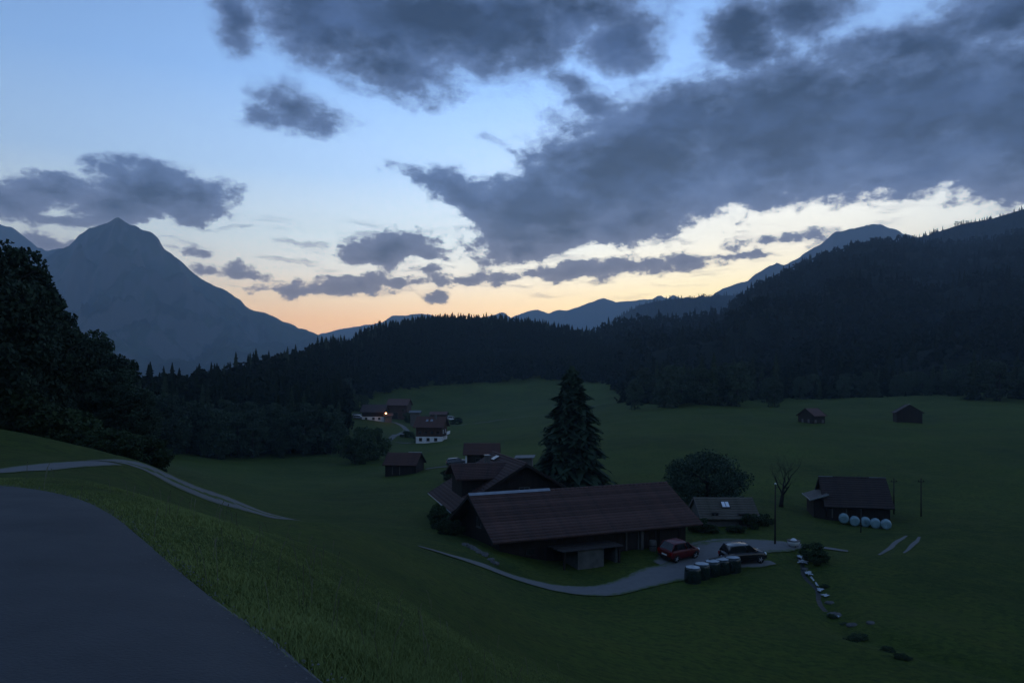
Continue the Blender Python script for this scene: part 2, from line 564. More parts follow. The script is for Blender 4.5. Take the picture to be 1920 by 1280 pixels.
CP += [W(*p) for p in [
    (700, 1245, 5), (700, 1192, 7), (700, 1163, 9), (700, 1132, 12), (600, 1100, 9), (500, 1020, 11.5), (350, 960, 13.5), (150, 900, 17), (0, 895, 17), (800, 1300, 5), (800, 1243, 7), (800, 1203, 9.5), (800, 1174, 12), (940, 1340, 7), (940, 1302, 9), (940, 1264, 13), (940, 1232, 18), (1050, 1350, 9), (1050, 1305, 14), (1050, 1268, 20),
    (0, 881, 22), (100, 871, 26), (200, 865, 30), (-200, 880, 22), (270, 883, 31), (270, 866, 35.5), (270, 876, 41), (330, 918, 32.5), (330, 893, 37.2), (330, 908, 43), (420, 951, 35), (420, 926, 39.6), (420, 946, 46), (515, 972, 38.5), (515, 966, 42), (515, 984, 50),
    (0, 806, 38), (80, 826, 36), (140, 858, 32), (-200, 790, 38),
    (600, 1030, 20), (700, 1100, 16), (800, 1150, 18), (850, 1100, 33), (750, 1050, 34), (960, 1200, 27), (1100, 1200, 35), (1300, 1200, 40),
    (1100, 1280, 24), (1300, 1280, 31), (1500, 1280, 35), (1900, 1280, 37), (2400, 1280, 38), (620, 980, 36), (520, 1004, 26), (400, 975, 22), (300, 942, 20),
    (720, 1010, 45), (850, 1046, 49.5), (950, 1076, 51), (1050, 1102, 52), (1150, 1103, 53.5), (1280, 1078, 57.5), (1190, 1040, 61.5), (1272, 1048, 61.5), (1350, 1048, 61.5), (1300, 1036, 64), (1450, 1028, 65), (1560, 1034, 64),
    (1080, 1072, 57), (900, 1030, 56), (1500, 1100, 54), (1600, 985, 79), (1700, 1050, 61), (1900, 1000, 74), (1900, 900, 110), (1900, 800, 180), (1900, 745, 280), (1700, 745, 295), (1520, 795, 192), (1697, 795, 195),
    (1400, 765, 262), (1240, 765, 262), (1300, 830, 150), (1400, 985, 74), (1150, 780, 250), (1150, 715, 480), (960, 715, 500), (800, 722, 480), (680, 752, 400), (745, 784, 325), (700, 788, 290), (800, 827, 224),
    (760, 888, 138), (900, 868, 138), (1075, 905, 108), (640, 852, 187), (430, 856, 180), (500, 930, 100), (330, 872, 140), (640, 960, 84), (750, 965, 82), (700, 1000, 60), (900, 980, 78), (1000, 960, 84),
    (250, 872, 48), (300, 885, 52), (100, 852, 55), (0, 832, 60), (-400, 815, 60), (250, 862, 105), (0, 850, 115), (-400, 840, 130), (340, 930, 62), (430, 960, 60), (520, 975, 62),
    (330, 778, 240), (430, 762, 290), (540, 722, 350), (620, 682, 450), (710, 646, 560), (800, 628, 650), (880, 622, 700), (960, 622, 720), (1020, 632, 720), (1080, 644, 720), (1150, 655, 720), (1300, 650, 720),
    (540, 800, 250), (700, 705, 470), (880, 668, 600), (1050, 675, 600),
    (700, 668, 680), (620, 690, 620), (540, 706, 520), (430, 722, 430), (330, 735, 380), (300, 740, 600), (100, 752, 600), (100, 762, 450), (700, 715, 850), (300, 730, 1000), (540, 715, 1000), (800, 700, 1050), (1000, 700, 1050), (1200, 690, 1050), (-300, 740, 1000), (-300, 780, 300), (100, 760, 300), (1700, 690, 600), (2300, 690, 600), (2300, 770, 280), (2600, 850, 170), (2500, 1000, 80),
]]
CP = np.array(CP, float)
_S = 5.0


def _scale(x, y):
    return np.sqrt(36.0 + x * x + y * y)


def _emb(x, y):
    s = _scale(x, y)
    return np.stack([3.0 * x / s, 3.0 * y / s, 1.2 * np.log(s)], -1)


_ce = _emb(CP[:, 0], CP[:, 1])
_cg = CP[:, 2] / _scale(CP[:, 0], CP[:, 1])


def _tps(r2):
    return np.where(r2 > 1e-12, 0.5 * r2 * np.log(np.maximum(r2, 1e-12)), 0.0)


def _d2(a, b):
    return np.maximum((a * a).sum(1)[:, None] + (b * b).sum(1)[None] - 2 * a @ b.T, 0)


_n = len(CP)
_A = np.zeros((_n + 4, _n + 4))
_A[:_n, :_n] = _tps(_d2(_ce, _ce)) + np.eye(_n) * 2e-4
_A[:_n, _n] = 1
_A[:_n, _n + 1:] = _ce
_A[_n:, :_n] = _A[:_n, _n:].T
_w = np.linalg.solve(_A, np.concatenate([_cg, np.zeros(4)]))


def Hs(x, y):
    x = np.atleast_1d(np.asarray(x, float))
    y = np.atleast_1d(np.asarray(y, float))
    sh = x.shape
    x, y = x.ravel(), y.ravel()
    out = np.empty(len(x))
    for i in range(0, len(x), 20000):
        xx, yy = x[i:i + 20000], y[i:i + 20000]
        e = _emb(xx, yy)
        out[i:i + 20000] = (_tps(_d2(e, _ce)) @ _w[:_n] + _w[_n] + e @ _w[_n + 1:]) * _scale(xx, yy)
    return out.reshape(sh)


# the stream's course (world x, y), cut into the meadow
STREAM = [W(1498, 1036, 63.5), W(1503, 1052, 61), W(1518, 1080, 57), W(1540, 1112, 52.5), W(1570, 1160, 46.5), (21.5, 42.5, 0), (25, 39.0, 0), (30.5, 35.5, 0), (38, 31, 0)]
STREAM = np.array([(p[0], p[1]) for p in STREAM])


def seg_dist(x, y, line):
    d = np.full(np.shape(x), 1e9)
    for (ax, ay), (bx, by) in zip(line[:-1], line[1:]):
        dx, dy = bx - ax, by - ay
        t = np.clip(((x - ax) * dx + (y - ay) * dy) / (dx * dx + dy * dy), 0, 1)
        d = np.minimum(d, np.hypot(x - ax - t * dx, y - ay - t * dy))
    return d


def resample(line, step):
    """smooth (Catmull-Rom) and evenly spaced points along a line"""
    L = [np.array(p, float) for p in line]
    L = [2 * L[0] - L[1]] + L + [2 * L[-1] - L[-2]]
    pts = []
    for i in range(1, len(L) - 2):
        p0, p1, p2, p3 = L[i - 1:i + 3]
        for t in np.linspace(0, 1, 24, endpoint=False):
            pts.append(0.5 * (2 * p1 + (p2 - p0) * t + (2 * p0 - 5 * p1 + 4 * p2 - p3) * t ** 2 + (3 * p1 - p0 - 3 * p2 + p3) * t ** 3))
    pts.append(L[-2])
    pts = np.array(pts)
    s = np.concatenate([[0], np.cumsum(np.hypot(*np.diff(pts[:, :2], axis=0).T))])
    n = max(2, int(s[-1] / step))
    ss = np.linspace(0, s[-1], n)
    return np.stack([np.interp(ss, s, pts[:, k]) for k in range(pts.shape[1])], 1)


STREAM = resample(STREAM, 1.2)
STREAM[:, 0] += 0.22 * np.sin(np.arange(len(STREAM)) * 1.15) * np.clip(np.arange(len(STREAM)) / 4.0, 0, 1)
ROAD_EDGE = np.array([(2.9, -2.5), (1.8, 0.0), (0.75, 1.7), (-0.13, 2.9), (-1.07, 4.1), (-2.02, 5.35), (-3.48, 7.4), (-4.98, 9.5), (-6.5, 11.3), (-8.4, 12.6), (-11.8, 13.6), (-17, 13.6), (-24, 12.5)])
ROAD_EDGE = resample(ROAD_EDGE, 0.25)


def H(x, y):
    x = np.atleast_1d(np.asarray(x, float))
    y = np.atleast_1d(np.asarray(y, float))
    z = Hs(x, y)
    r = np.hypot(x, y)
    q = np.clip((y - 760) / 200, 0, 1)
    q = q * q * (3 - 2 * q)
    z = np.minimum(z, 56.0) * (1 - q) - 20.0 * q
    far = np.clip((r - 9) / 60, 0, 1)
    z = z + far * ((0.3 + 0.8 * np.clip((r - 90) / 150, 0, 1)) * fbm(x / 16, y / 16, 3, 3) + 0.18 * fbm(x / 3.5, y / 3.5, 9, 2)) + np.clip((r - 180) / 400, 0, 1) * 7 * fbm(x / 70, y / 70, 31, 3)
    near = (x > 2) & (x < 60) & (y > 25) & (y < 72)
    if near.any():
        d = seg_dist(x[near], y[near], STREAM)
        z[near] -= 0.5 * np.exp(-(d / 1.3) ** 2)
    return z


def H1(x, y):
    return float(H(x, y)[0])


def G(px, py, y0=20.0, y1=600.0):
    """where the ray through a photograph pixel first meets the ground"""
    Y = np.exp(np.linspace(math.log(y0), math.log(y1), 700))
    x = (px - PX0) / F * Y
    gap = (HOR - py) / F * Y - H(x, Y)
    i = int(np.argmax(gap < 0)) if (gap < 0).any() else len(Y) - 1
    return Vector((x[i], Y[i], H1(x[i], Y[i])))


def at(px, Y, dz=0.0):
    x = (px - PX0) / F * Y
    return Vector((x, Y, H1(x, Y) + dz))


# ground sheet: rings round the camera, fine near it and coarse far away
ga_ = np.radians(np.concatenate([np.arange(-50, 50, 0.2), np.arange(50, 310.1, 4.0)]))
gr_ = np.exp(np.linspace(math.log(0.05), math.log(1300), 430)[0:]) if False else np.concatenate([[0.02, 0.3, 0.6], np.exp(np.linspace(math.log(0.9), math.log(1350), 400))])
GA, GR = np.meshgrid(ga_, gr_)
gx, gy = GR * np.sin(GA), GR * np.cos(GA)
gz = H(gx.ravel(), gy.ravel()).reshape(gx.shape)


def grid_faces(nr, nc):
    i = np.arange(nr * nc).reshape(nr, nc)
    return np.stack([i[:-1, :-1].ravel(), i[:-1, 1:].ravel(), i[1:, 1:].ravel(), i[1:, :-1].ravel()], 1)


def grass_material():
    m = mat('meadow_grass', (0.072, 0.108, 0.016), (0.034, 0.057, 0.010), 0.035, 0.9, spec=0.1, detail=7)
    nt = m.node_tree
    b = nt.nodes['Principled BSDF']
    tcn = nt.nodes['Texture Coordinate']

    def noise(scale, detail, lo, hi, stretch=None):
        src = tcn.outputs['Object']
        if stretch:
            mp = nt.nodes.new('ShaderNodeMapping')
            mp.inputs['Scale'].default_value = stretch
            nt.links.new(src, mp.inputs[0])
            src = mp.outputs[0]
        n = nt.nodes.new('ShaderNodeTexNoise')
        n.inputs['Scale'].default_value = scale
        n.inputs['Detail'].default_value = detail
        n.inputs['Roughness'].default_value = 0.65
        nt.links.new(src, n.inputs['Vector'])
        r = nt.nodes.new('ShaderNodeMapRange')
        r.inputs[1].default_value = lo
        r.inputs[2].default_value = hi
        nt.links.new(n.outputs['Fac'], r.inputs[0])
        return r.outputs[0], n.outputs['Fac']

    cur = b.inputs['Base Color'].links[0].from_socket
    for sc_, dt, lo, hi, colr, amt in ((0.35, 6, 0.44, 0.7, (0.088, 0.107, 0.016, 1), 0.8), (2.2, 5, 0.42, 0.7, (0.020, 0.038, 0.009, 1), 0.85), (0.11, 5, 0.5, 0.72, (0.074, 0.088, 0.022, 1), 0.6)):
        f, _ = noise(sc_, dt, lo, hi)
        mu = nt.nodes.new('ShaderNodeMath')
        mu.operation = 'MULTIPLY'
        mu.use_clamp = True
        mu.inputs[1].default_value = amt
        nt.links.new(f, mu.inputs[0])
        mx = nt.nodes.new('ShaderNodeMix')
        mx.data_type = 'RGBA'
        nt.links.new(mu.outputs[0], mx.inputs[0])
        nt.links.new(cur, mx.inputs[6])
        mx.inputs[7].default_value = colr
        cur = mx.outputs[2]
    nt.links.new(cur, b.inputs['Base Color'])
    _, h = noise(5.0, 8, 0, 1)
    bp = nt.nodes.new('ShaderNodeBump')
    bp.inputs['Strength'].default_value = 0.9
    bp.inputs['Distance'].default_value = 0.25
    nt.links.new(h, bp.inputs['Height'])
    nt.links.new(bp.outputs[0], b.inputs['Normal'])
    return m


M['grass'] = grass_material()
me = np_mesh('ground', np.stack([gx, gy, gz], -1).reshape(-1, 3), grid_faces(*gx.shape)[:, ::-1], M['grass'], smooth=True)
tag(link('ground', me), kind='structure')


def strip(name, left, right, mt, lift, nv=6):
    """a sheet draped on the ground between two edge lines of the same length"""
    left, right = np.asarray(left), np.asarray(right)
    t = np.linspace(0, 1, nv)
    P2 = left[:, None, :] * (1 - t)[None, :, None] + right[:, None, :] * t[None, :, None]
    z = H(P2[..., 0].ravel(), P2[..., 1].ravel()).reshape(P2.shape[:2]) + lift
    mid = (left + right) / 2
    s = np.concatenate([[0], np.cumsum(np.hypot(*np.diff(mid, axis=0).T))])
    uv = np.stack([np.repeat(s[:, None], nv, 1), np.repeat(t[None, :], len(s), 0)], -1).reshape(-1, 2)
    v = np.concatenate([P2, z[..., None]], -1).reshape(-1, 3)
    f = grid_faces(len(s), nv)
    a, b_, c = v[f[0, 0]], v[f[0, 1]], v[f[0, 2]]
    if np.cross(b_ - a, c - a)[2] < 0:
        f = f[:, ::-1]
    return tag(link(name, np_mesh(name, v, f, mt, smooth=True, uv=uv)), kind='structure')


def normals2(line):
    t = np.gradient(line, axis=0)
    t /= np.hypot(t[:, 0], t[:, 1])[:, None]
    return np.stack([-t[:, 1], t[:, 0]], 1)


# the asphalt road under the camera, bending away to the left
nr = normals2(ROAD_EDGE)
wob = 0.015 * fbm(np.arange(len(ROAD_EDGE)) * 0.35, np.zeros(len(ROAD_EDGE)), 5, 3)[:, None]
strip('road', ROAD_EDGE + nr * wob, ROAD_EDGE + nr * 6.3, M['asphalt'], 0.035, 26)


# worn gravel margin where the asphalt meets the bank


def track_material(name, ruts):
    """pale gravel with worn wheel lines and grass creeping in between"""
    m = bpy.data.materials.new(name)
    m.use_nodes = True
    nt = m.node_tree
    b = nt.nodes['Principled BSDF']
    b.inputs['Roughness'].default_value = 0.95
    b.inputs['Specular IOR Level'].default_value = 0.15
    u = nt.nodes.new('ShaderNodeUVMap')
    sp = nt.nodes.new('ShaderNodeSeparateXYZ')
    nt.links.new(u.outputs[0], sp.inputs[0])
    tcn = nt.nodes.new('ShaderNodeTexCoord')
    n = nt.nodes.new('ShaderNodeTexNoise')
    n.inputs['Scale'].default_value = 1.7
    n.inputs['Detail'].default_value = 7
    n.inputs['Roughness'].default_value = 0.65
    nt.links.new(tcn.outputs['Object'], n.inputs['Vector'])

    def ma(op, a, b2=None, c=None, clamp=False):
        q = nt.nodes.new('ShaderNodeMath')
        q.operation = op
        q.use_clamp = clamp
        for i, v in enumerate((a, b2, c)):
            if v is None:
                continue
            if isinstance(v, (int, float)):
                q.inputs[i].default_value = v
            else:
                nt.links.new(v, q.inputs[i])
        return q.outputs[0]
    d = ma('ABSOLUTE', ma('SUBTRACT', sp.outputs[1], 0.5))                 # 0 middle .. 0.5 edge
    jit = ma('MULTIPLY_ADD', n.outputs['Fac'], 0.56, -0.28)
    edge = ma('MULTIPLY', ma('SUBTRACT', ma('ADD', d, jit), 0.34), 5.5, clamp=True)
    cover = edge
    if ruts:
        mid = ma('MULTIPLY', ma('SUBTRACT', ruts, ma('ADD', d, jit)), 14.0, clamp=True)
        cover = ma('MAXIMUM', edge, mid)
    mx = nt.nodes.new('ShaderNodeMix')
    mx.data_type = 'RGBA'
    nt.links.new(n.outputs['Fac'], mx.inputs[0])
    mx.inputs[6].default_value = (0.115, 0.113, 0.11, 1)
    mx.inputs[7].default_value = (0.20, 0.195, 0.19, 1)
    m2 = nt.nodes.new('ShaderNodeMix')
    m2.data_type = 'RGBA'
    nt.links.new(cover, m2.inputs[0])
    nt.links.new(mx.outputs[2], m2.inputs[6])
    m2.inputs[7].default_value = (0.058, 0.088, 0.014, 1)
    nt.links.new(m2.outputs[2], b.inputs['Base Color'])
    bp = nt.nodes.new('ShaderNodeBump')
    bp.inputs['Strength'].default_value = 0.5
    bp.inputs['Distance'].default_value = 0.1
    nt.links.new(n.outputs['Fac'], bp.inputs['Height'])
    nt.links.new(bp.outputs[0], b.inputs['Normal'])
    return m


M['track'] = track_material('rutted_gravel', 0.12)
M['lane'] = track_material('gravel_lane_surface', 0)
_k = (ROAD_EDGE[:, 1] > 1.0) & (ROAD_EDGE[:, 1] < 6.0)
_e, _m = ROAD_EDGE[_k], normals2(ROAD_EDGE)[_k]
_wv = ((0.03 + 0.12 * np.clip(fbm(np.arange(len(_e)) * 0.33, np.zeros(len(_e)), 8, 3) + 0.3, 0, 1)) * np.clip((6.0 - _e[:, 1]) / 2.5, 0.05, 1))[:, None]
strip('gravel_verge', _e + _m * 0.03, _e - _m * _wv, M['gravel'], 0.03, 5)


def path_strip(name, pts, width, mt, lift=0.05, step=0.6, nv=9):
    line = resample(np.array([(p[0], p[1]) for p in pts]), step)
    n = normals2(line)
    w = np.interp(np.linspace(0, 1, len(line)), np.linspace(0, 1, len(width)), width)[:, None] if isinstance(width, (list, tuple)) else width
    return strip(name, line + n * w / 2, line - n * w / 2, mt, lift, nv)


path_strip('gravel_track', [(-24, 20, 0), W(-100, 884, 20.5), W(0, 880.5, 22), W(100, 871, 26), W(200, 865, 30)], 1.3, M['lane'], 0.018, 0.4)
path_strip('gravel_track', [W(175, 864, 31), W(232, 866, 32), W(272, 875, 33.2), W(330, 905, 34.9), W(420, 938, 37.4), W(515, 968, 40.2), W(560, 977, 41.6)],
           [1.6, 2.6, 2.7, 2.5, 2.2, 0.8], M['track'], 0.022, 0.4, 13)
path_strip('gravel_lane', [W(785, 1028, 48.2), W(815, 1037, 48.9), W(850, 1046, 49.5), W(950, 1077, 50.6), W(1050, 1097, 51.6), W(1150, 1096, 53.0), W(1230, 1080, 56.5), W(1300, 1062, 59.5), W(1350, 1042, 63.5), W(1420, 1030, 65.5), W(1500, 1029, 66), W(1590, 1034, 64.5)],
           [0.5, 1.3, 1.9, 2.4, 2.8, 3.0, 3.6, 5.2, 6.0, 4.8, 2.0, 0.7], M['lane'], 0.055)
path_strip('gravel_lane', [W(1240, 1062, 59.5), W(1270, 1048, 61.5), W(1310, 1034, 64), W(1350, 1028, 66), W(1420, 1024, 67)], [1.6, 3.0, 4.0, 3.6, 2.0], M['lane'], 0.05)
path_strip('gravel_lane', [W(1350, 1062, 60), W(1400, 1066, 59.5), W(1450, 1062, 60)], [1.6, 2.2, 1.0], M['lane'], 0.045)
path_strip('wheel_track', [W(1648, 1042, 63), W(1668, 1026, 66), W(1682, 1010, 69), W(1700, 994, 72.5)], [0.25, 0.5, 0.5, 0.25], M['lane'], 0.03)
path_strip('wheel_track', [W(1694, 1040, 64), W(1706, 1028, 66), W(1717, 1010, 69), W(1724, 994, 72)], [0.2, 0.45, 0.45, 0.25], M['lane'], 0.03)
path_strip('gravel_path', [W(798, 866, 140), W(825, 867, 140), W(850, 868, 139), W(880, 866, 140)], [1.0, 1.6, 1.6], M['lane'], 0.06, 1.0)
path_strip('gravel_path', [W(724, 826, 224), W(742, 812, 245), W(762, 800, 268), W(745, 794, 285), W(730, 790, 296)], [2.0, 2.4, 1.8], M['lane'], 0.08, 2.0)
path_strip('gravel_path', [W(726, 822, 228), W(750, 824, 226), W(775, 826, 222)], [2.2, 2.6, 2.0], M['lane'], 0.07, 1.5)
path_strip('field_path', [W(850, 790, 290), W(930, 776, 310), W(1030, 768, 320), W(1120, 757, 335), W(1180, 750, 345)], 0.9, M['lane'], 0.10, 4)

# stream: dark water in its cut, with sky reflections painted on as pale sheets
sl = STREAM[:12]
sn = normals2(sl)
strip('stream', sl + sn * 0.16, sl - sn * 0.16, M['water'], 0.015, 5)


# ------------------------------------------------------------------ mountains
def ridge_mesh(name, sil, Y_of, base_of, zb, mt, rough_amp, n=340, m=90, power=1.2, seed=0, gull=0.0, back=1.5, jag=0.0):
    """sil: skyline as (px, py); Y_of(px) distance of the crest; base_of(px) distance of the foot; the far side falls away too"""
    sil = np.array(sil, float)
    px = np.linspace(sil[0, 0], sil[-1, 0], n)
    py = np.interp(px, sil[:, 0], sil[:, 1])
    Y1 = np.array([Y_of(p) for p in px])
    Y0 = np.array([base_of(p) for p in px])
    z1 = (HOR - py) / F * Y1
    z1 = z1 + jag * Y1 / F * fbm(px / 14.0, px * 0, seed + 5, 4)
    t = np.concatenate([np.linspace(0, 1, m), 1 + np.linspace(0, 1, 24)[1:]])
    rows = []
    for tt in t:
        if tt <= 1:
            Y = Y0 + (Y1 - Y0) * tt
            z = zb + (z1 - zb) * tt ** power
            w = math.sin(math.pi * min(tt, 1) ** 0.9) ** 0.8 if 0 < tt < 1 else 0
        else:
            Y = Y1 * (1 + (back - 1) * (tt - 1))
            z = z1 + (zb - z1) * (tt - 1) ** 1.0
            w = 0
        x = (px - PX0) / F * Y
        nz = fbm(x / (0.06 * Y1), Y / (0.06 * Y1), seed, 5) + gull * (0.5 - np.abs(fbm(x / (0.05 * Y1) + 3 * fbm(x / (0.2 * Y1), Y / (0.2 * Y1), seed + 7, 2), Y / (0.25 * Y1), seed + 3, 4)) * 2)
        rows.append(np.stack([x, Y, z + w * rough_amp * nz * np.clip((z1 - zb) / (4.0 * rough_amp), 0, 1)], -1))
    v = np.array(rows)
    ob = link(name, np_mesh(name, v.reshape(-1, 3), grid_faces(len(t), n), mt, smooth=True))
    return tag(ob, kind='structure'), v


def rock_material(name, c1, c2, c3, scale, snow=None):
    m = mat(name, c1, c2, scale, 0.95, spec=0.05, detail=8, lo=0.4, hi=0.62)
    nt = m.node_tree
    b = nt.nodes['Principled BSDF']
    cur = b.inputs['Base Color'].links[0].from_socket
    geo = nt.nodes.new('ShaderNodeNewGeometry')
    sp = nt.nodes.new('ShaderNodeSeparateXYZ')
    nt.links.new(geo.outputs['Normal'], sp.inputs[0])
    n = nt.nodes.new('ShaderNodeTexNoise')
    n.inputs['Scale'].default_value = scale * 2.2
    n.inputs['Detail'].default_value = 8
    nt.links.new(nt.nodes['Texture Coordinate'].outputs['Object'], n.inputs['Vector'])
    ad = nt.nodes.new('ShaderNodeMath')
    ad.operation = 'MULTIPLY_ADD'
    nt.links.new(n.outputs['Fac'], ad.inputs[0])
    ad.inputs[1].default_value = -0.55
    nt.links.new(sp.outputs[2], ad.inputs[2])
    r = nt.nodes.new('ShaderNodeMapRange')
    r.inputs[1].default_value = 0.42
    r.inputs[2].default_value = 0.30
    nt.links.new(ad.outputs[0], r.inputs[0])
    mx = nt.nodes.new('ShaderNodeMix')
    mx.data_type = 'RGBA'
    nt.links.new(r.outputs[0], mx.inputs[0])
    nt.links.new(cur, mx.inputs[6])
    mx.inputs[7].default_value = tuple(c3) + (1,)
    cur = mx.outputs[2]
    if snow:
        pz = nt.nodes.new('ShaderNodeSeparateXYZ')
        nt.links.new(geo.outputs['Position'], pz.inputs[0])
        n3 = nt.nodes.new('ShaderNodeTexNoise')
        n3.inputs['Scale'].default_value = scale * 3.5
        n3.inputs['Detail'].default_value = 6
        nt.links.new(nt.nodes['Texture Coordinate'].outputs['Object'], n3.inputs['Vector'])
        q = nt.nodes.new('ShaderNodeMapRange')
        q.inputs[1].default_value = snow
        q.inputs[2].default_value = snow * 1.3
        nt.links.new(pz.outputs[2], q.inputs[0])
        q2 = nt.nodes.new('ShaderNodeMapRange')
        q2.inputs[1].default_value = 0.60
        q2.inputs[2].default_value = 0.66
        nt.links.new(n3.outputs['Fac'], q2.inputs[0])
        mu = nt.nodes.new('ShaderNodeMath')
        mu.operation = 'MULTIPLY'
        nt.links.new(q.outputs[0], mu.inputs[0])
        nt.links.new(q2.outputs[0], mu.inputs[1])
        m3 = nt.nodes.new('ShaderNodeMix')
        m3.data_type = 'RGBA'
        nt.links.new(mu.outputs[0], m3.inputs[0])
        nt.links.new(cur, m3.inputs[6])
        m3.inputs[7].default_value = (0.75, 0.77, 0.8, 1)
        cur = m3.outputs[2]
    nt.links.new(cur, b.inputs['Base Color'])
    return m


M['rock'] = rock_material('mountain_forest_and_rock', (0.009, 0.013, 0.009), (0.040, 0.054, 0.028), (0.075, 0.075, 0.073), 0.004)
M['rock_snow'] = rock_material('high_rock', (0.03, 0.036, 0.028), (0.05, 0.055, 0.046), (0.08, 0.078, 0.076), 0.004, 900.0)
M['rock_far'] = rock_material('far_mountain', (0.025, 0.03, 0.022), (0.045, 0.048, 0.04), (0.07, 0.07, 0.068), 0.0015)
M['woodland'] = mat('wooded_slope', (0.010, 0.015, 0.008), (0.006, 0.009, 0.006), 0.02, 0.95, spec=0.05)

ZB = -60.0
left_sil = [(-700, 560), (-400, 520), (-200, 470), (-60, 480), (40, 490), (85, 482), (110, 468), (128, 464), (150, 437), (165, 429), (203, 419), (213, 412), (222, 409), (240, 419), (248, 424), (284, 438), (300, 450), (304, 461), (315, 470),
            (350, 500), (390, 531), (410, 538), (450, 560), (460, 574), (468, 580), (500, 588), (540, 606), (570, 618), (600, 629), (650, 655), (700, 690), (740, 715)]
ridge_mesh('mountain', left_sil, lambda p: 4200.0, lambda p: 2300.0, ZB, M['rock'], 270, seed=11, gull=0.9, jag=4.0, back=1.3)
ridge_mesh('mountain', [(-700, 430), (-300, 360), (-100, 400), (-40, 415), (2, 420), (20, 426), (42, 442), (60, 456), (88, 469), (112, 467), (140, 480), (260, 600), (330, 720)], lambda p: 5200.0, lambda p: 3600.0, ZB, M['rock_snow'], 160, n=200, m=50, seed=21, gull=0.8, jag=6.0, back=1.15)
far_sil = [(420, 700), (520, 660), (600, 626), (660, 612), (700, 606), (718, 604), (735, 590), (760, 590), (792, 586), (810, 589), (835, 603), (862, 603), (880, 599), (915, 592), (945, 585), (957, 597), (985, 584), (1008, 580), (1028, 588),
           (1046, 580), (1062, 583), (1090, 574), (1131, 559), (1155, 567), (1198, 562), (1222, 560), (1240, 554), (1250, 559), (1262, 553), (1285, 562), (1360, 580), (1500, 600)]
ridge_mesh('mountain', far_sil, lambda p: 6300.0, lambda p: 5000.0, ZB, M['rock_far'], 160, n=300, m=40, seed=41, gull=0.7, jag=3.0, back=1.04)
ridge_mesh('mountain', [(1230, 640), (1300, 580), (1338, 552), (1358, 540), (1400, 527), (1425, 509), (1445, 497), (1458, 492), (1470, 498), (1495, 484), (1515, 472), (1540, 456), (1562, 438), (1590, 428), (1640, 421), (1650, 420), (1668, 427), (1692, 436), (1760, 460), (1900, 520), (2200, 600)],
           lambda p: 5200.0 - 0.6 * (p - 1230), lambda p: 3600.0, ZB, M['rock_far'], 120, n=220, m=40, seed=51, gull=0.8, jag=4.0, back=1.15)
mid_sil = [(1040, 690), (1100, 640), (1150, 603), (1175, 586), (1200, 573), (1225, 564), (1262, 560), (1300, 557), (1345, 553), (1400, 556), (1500, 580), (1700, 640)]
ob, V_mid = ridge_mesh('hill', mid_sil, lambda p: 2500.0, lambda p: 1700.0, ZB, M['woodland'], 60, n=200, m=40, seed=61, jag=3.0)
right_sil = [(980, 700), (1040, 656), (1085, 636), (1150, 616), (1200, 604), (1290, 602), (1360, 586), (1392, 560), (1422, 540), (1480, 512), (1540, 484), (1600, 466), (1640, 456), (1700, 452), (1760, 458), (1840, 452), (1920, 436), (2100, 400), (2400, 360), (2900, 330)]
ob, V_right = ridge_mesh('hill', right_sil, lambda p: 800.0 + max(0, min(1, (p - 1085) / 700)) * 550, lambda p: 300.0 + max(0, min(1, (1180 - p) / 100)) * 330, -12.0, M['woodland'], 30, n=260, m=70, seed=71, power=1.05)
back_sil = [(1600, 520), (1680, 455), (1740, 441), (1800, 421), (1860, 410), (1920, 392), (2050, 350), (2300, 300), (2900, 280)]
ob, V_back = ridge_mesh('hill', back_sil, lambda p: 1900.0, lambda p: 1350.0, ZB, M['woodland'], 40, n=160, m=40, seed=81)


# ------------------------------------------------------------------ trees
def quad_cards(c, u, v):
    """leaf quads: centres c, half axes u, v -> verts, faces"""
    n = len(c)
    p = np.stack([c - u - v, c + u - v, c + u + v, c - u + v], 1).reshape(-1, 3)
    return p, np.arange(n * 4).reshape(n, 4)


def rand_dirs(r, n):
    d = r.normal(size=(n, 3))
    return d / np.linalg.norm(d, axis=1)[:, None]


def leafy_crown(seed, h, w, clumps, leaves, leaf, low=0.18, squash=1.0):
    """leaf clumps spread through the crown's volume; returns quads"""
    r = np.random.default_rng(seed)
    cs, ls = [], []
    cz, rz = h * (0.5 + low / 2), h * (0.5 - low / 2)
    for k in range(clumps):
        d = rand_dirs(r, 1)[0]
        q = r.uniform(0.35, 0.95) ** 0.6
        f = 1.0 - 0.25 * max(0, d[2])
        c = np.array([d[0] * w / 2 * q * f, d[1] * w / 2 * q * f, cz + d[2] * rz * q * squash])
        cr = w * r.uniform(0.10, 0.19)
        n = int(leaves / clumps * r.uniform(0.6, 1.4))
        dd = rand_dirs(r, n) * (r.uniform(0.3, 1.0, n) ** 0.5)[:, None] * cr
        dd[:, 2] *= 0.75
        cs.append(c + dd)
    c = np.concatenate(cs)
    n = len(c)
    a = rand_dirs(r, n)
    b = np.cross(a, rand_dirs(r, n))
    b /= np.maximum(np.linalg.norm(b, axis=1), 1e-6)[:, None]
    s = leaf * r.uniform(0.6, 1.3, n)[:, None]
    return quad_cards(c, a * s, b * s * 0.6)


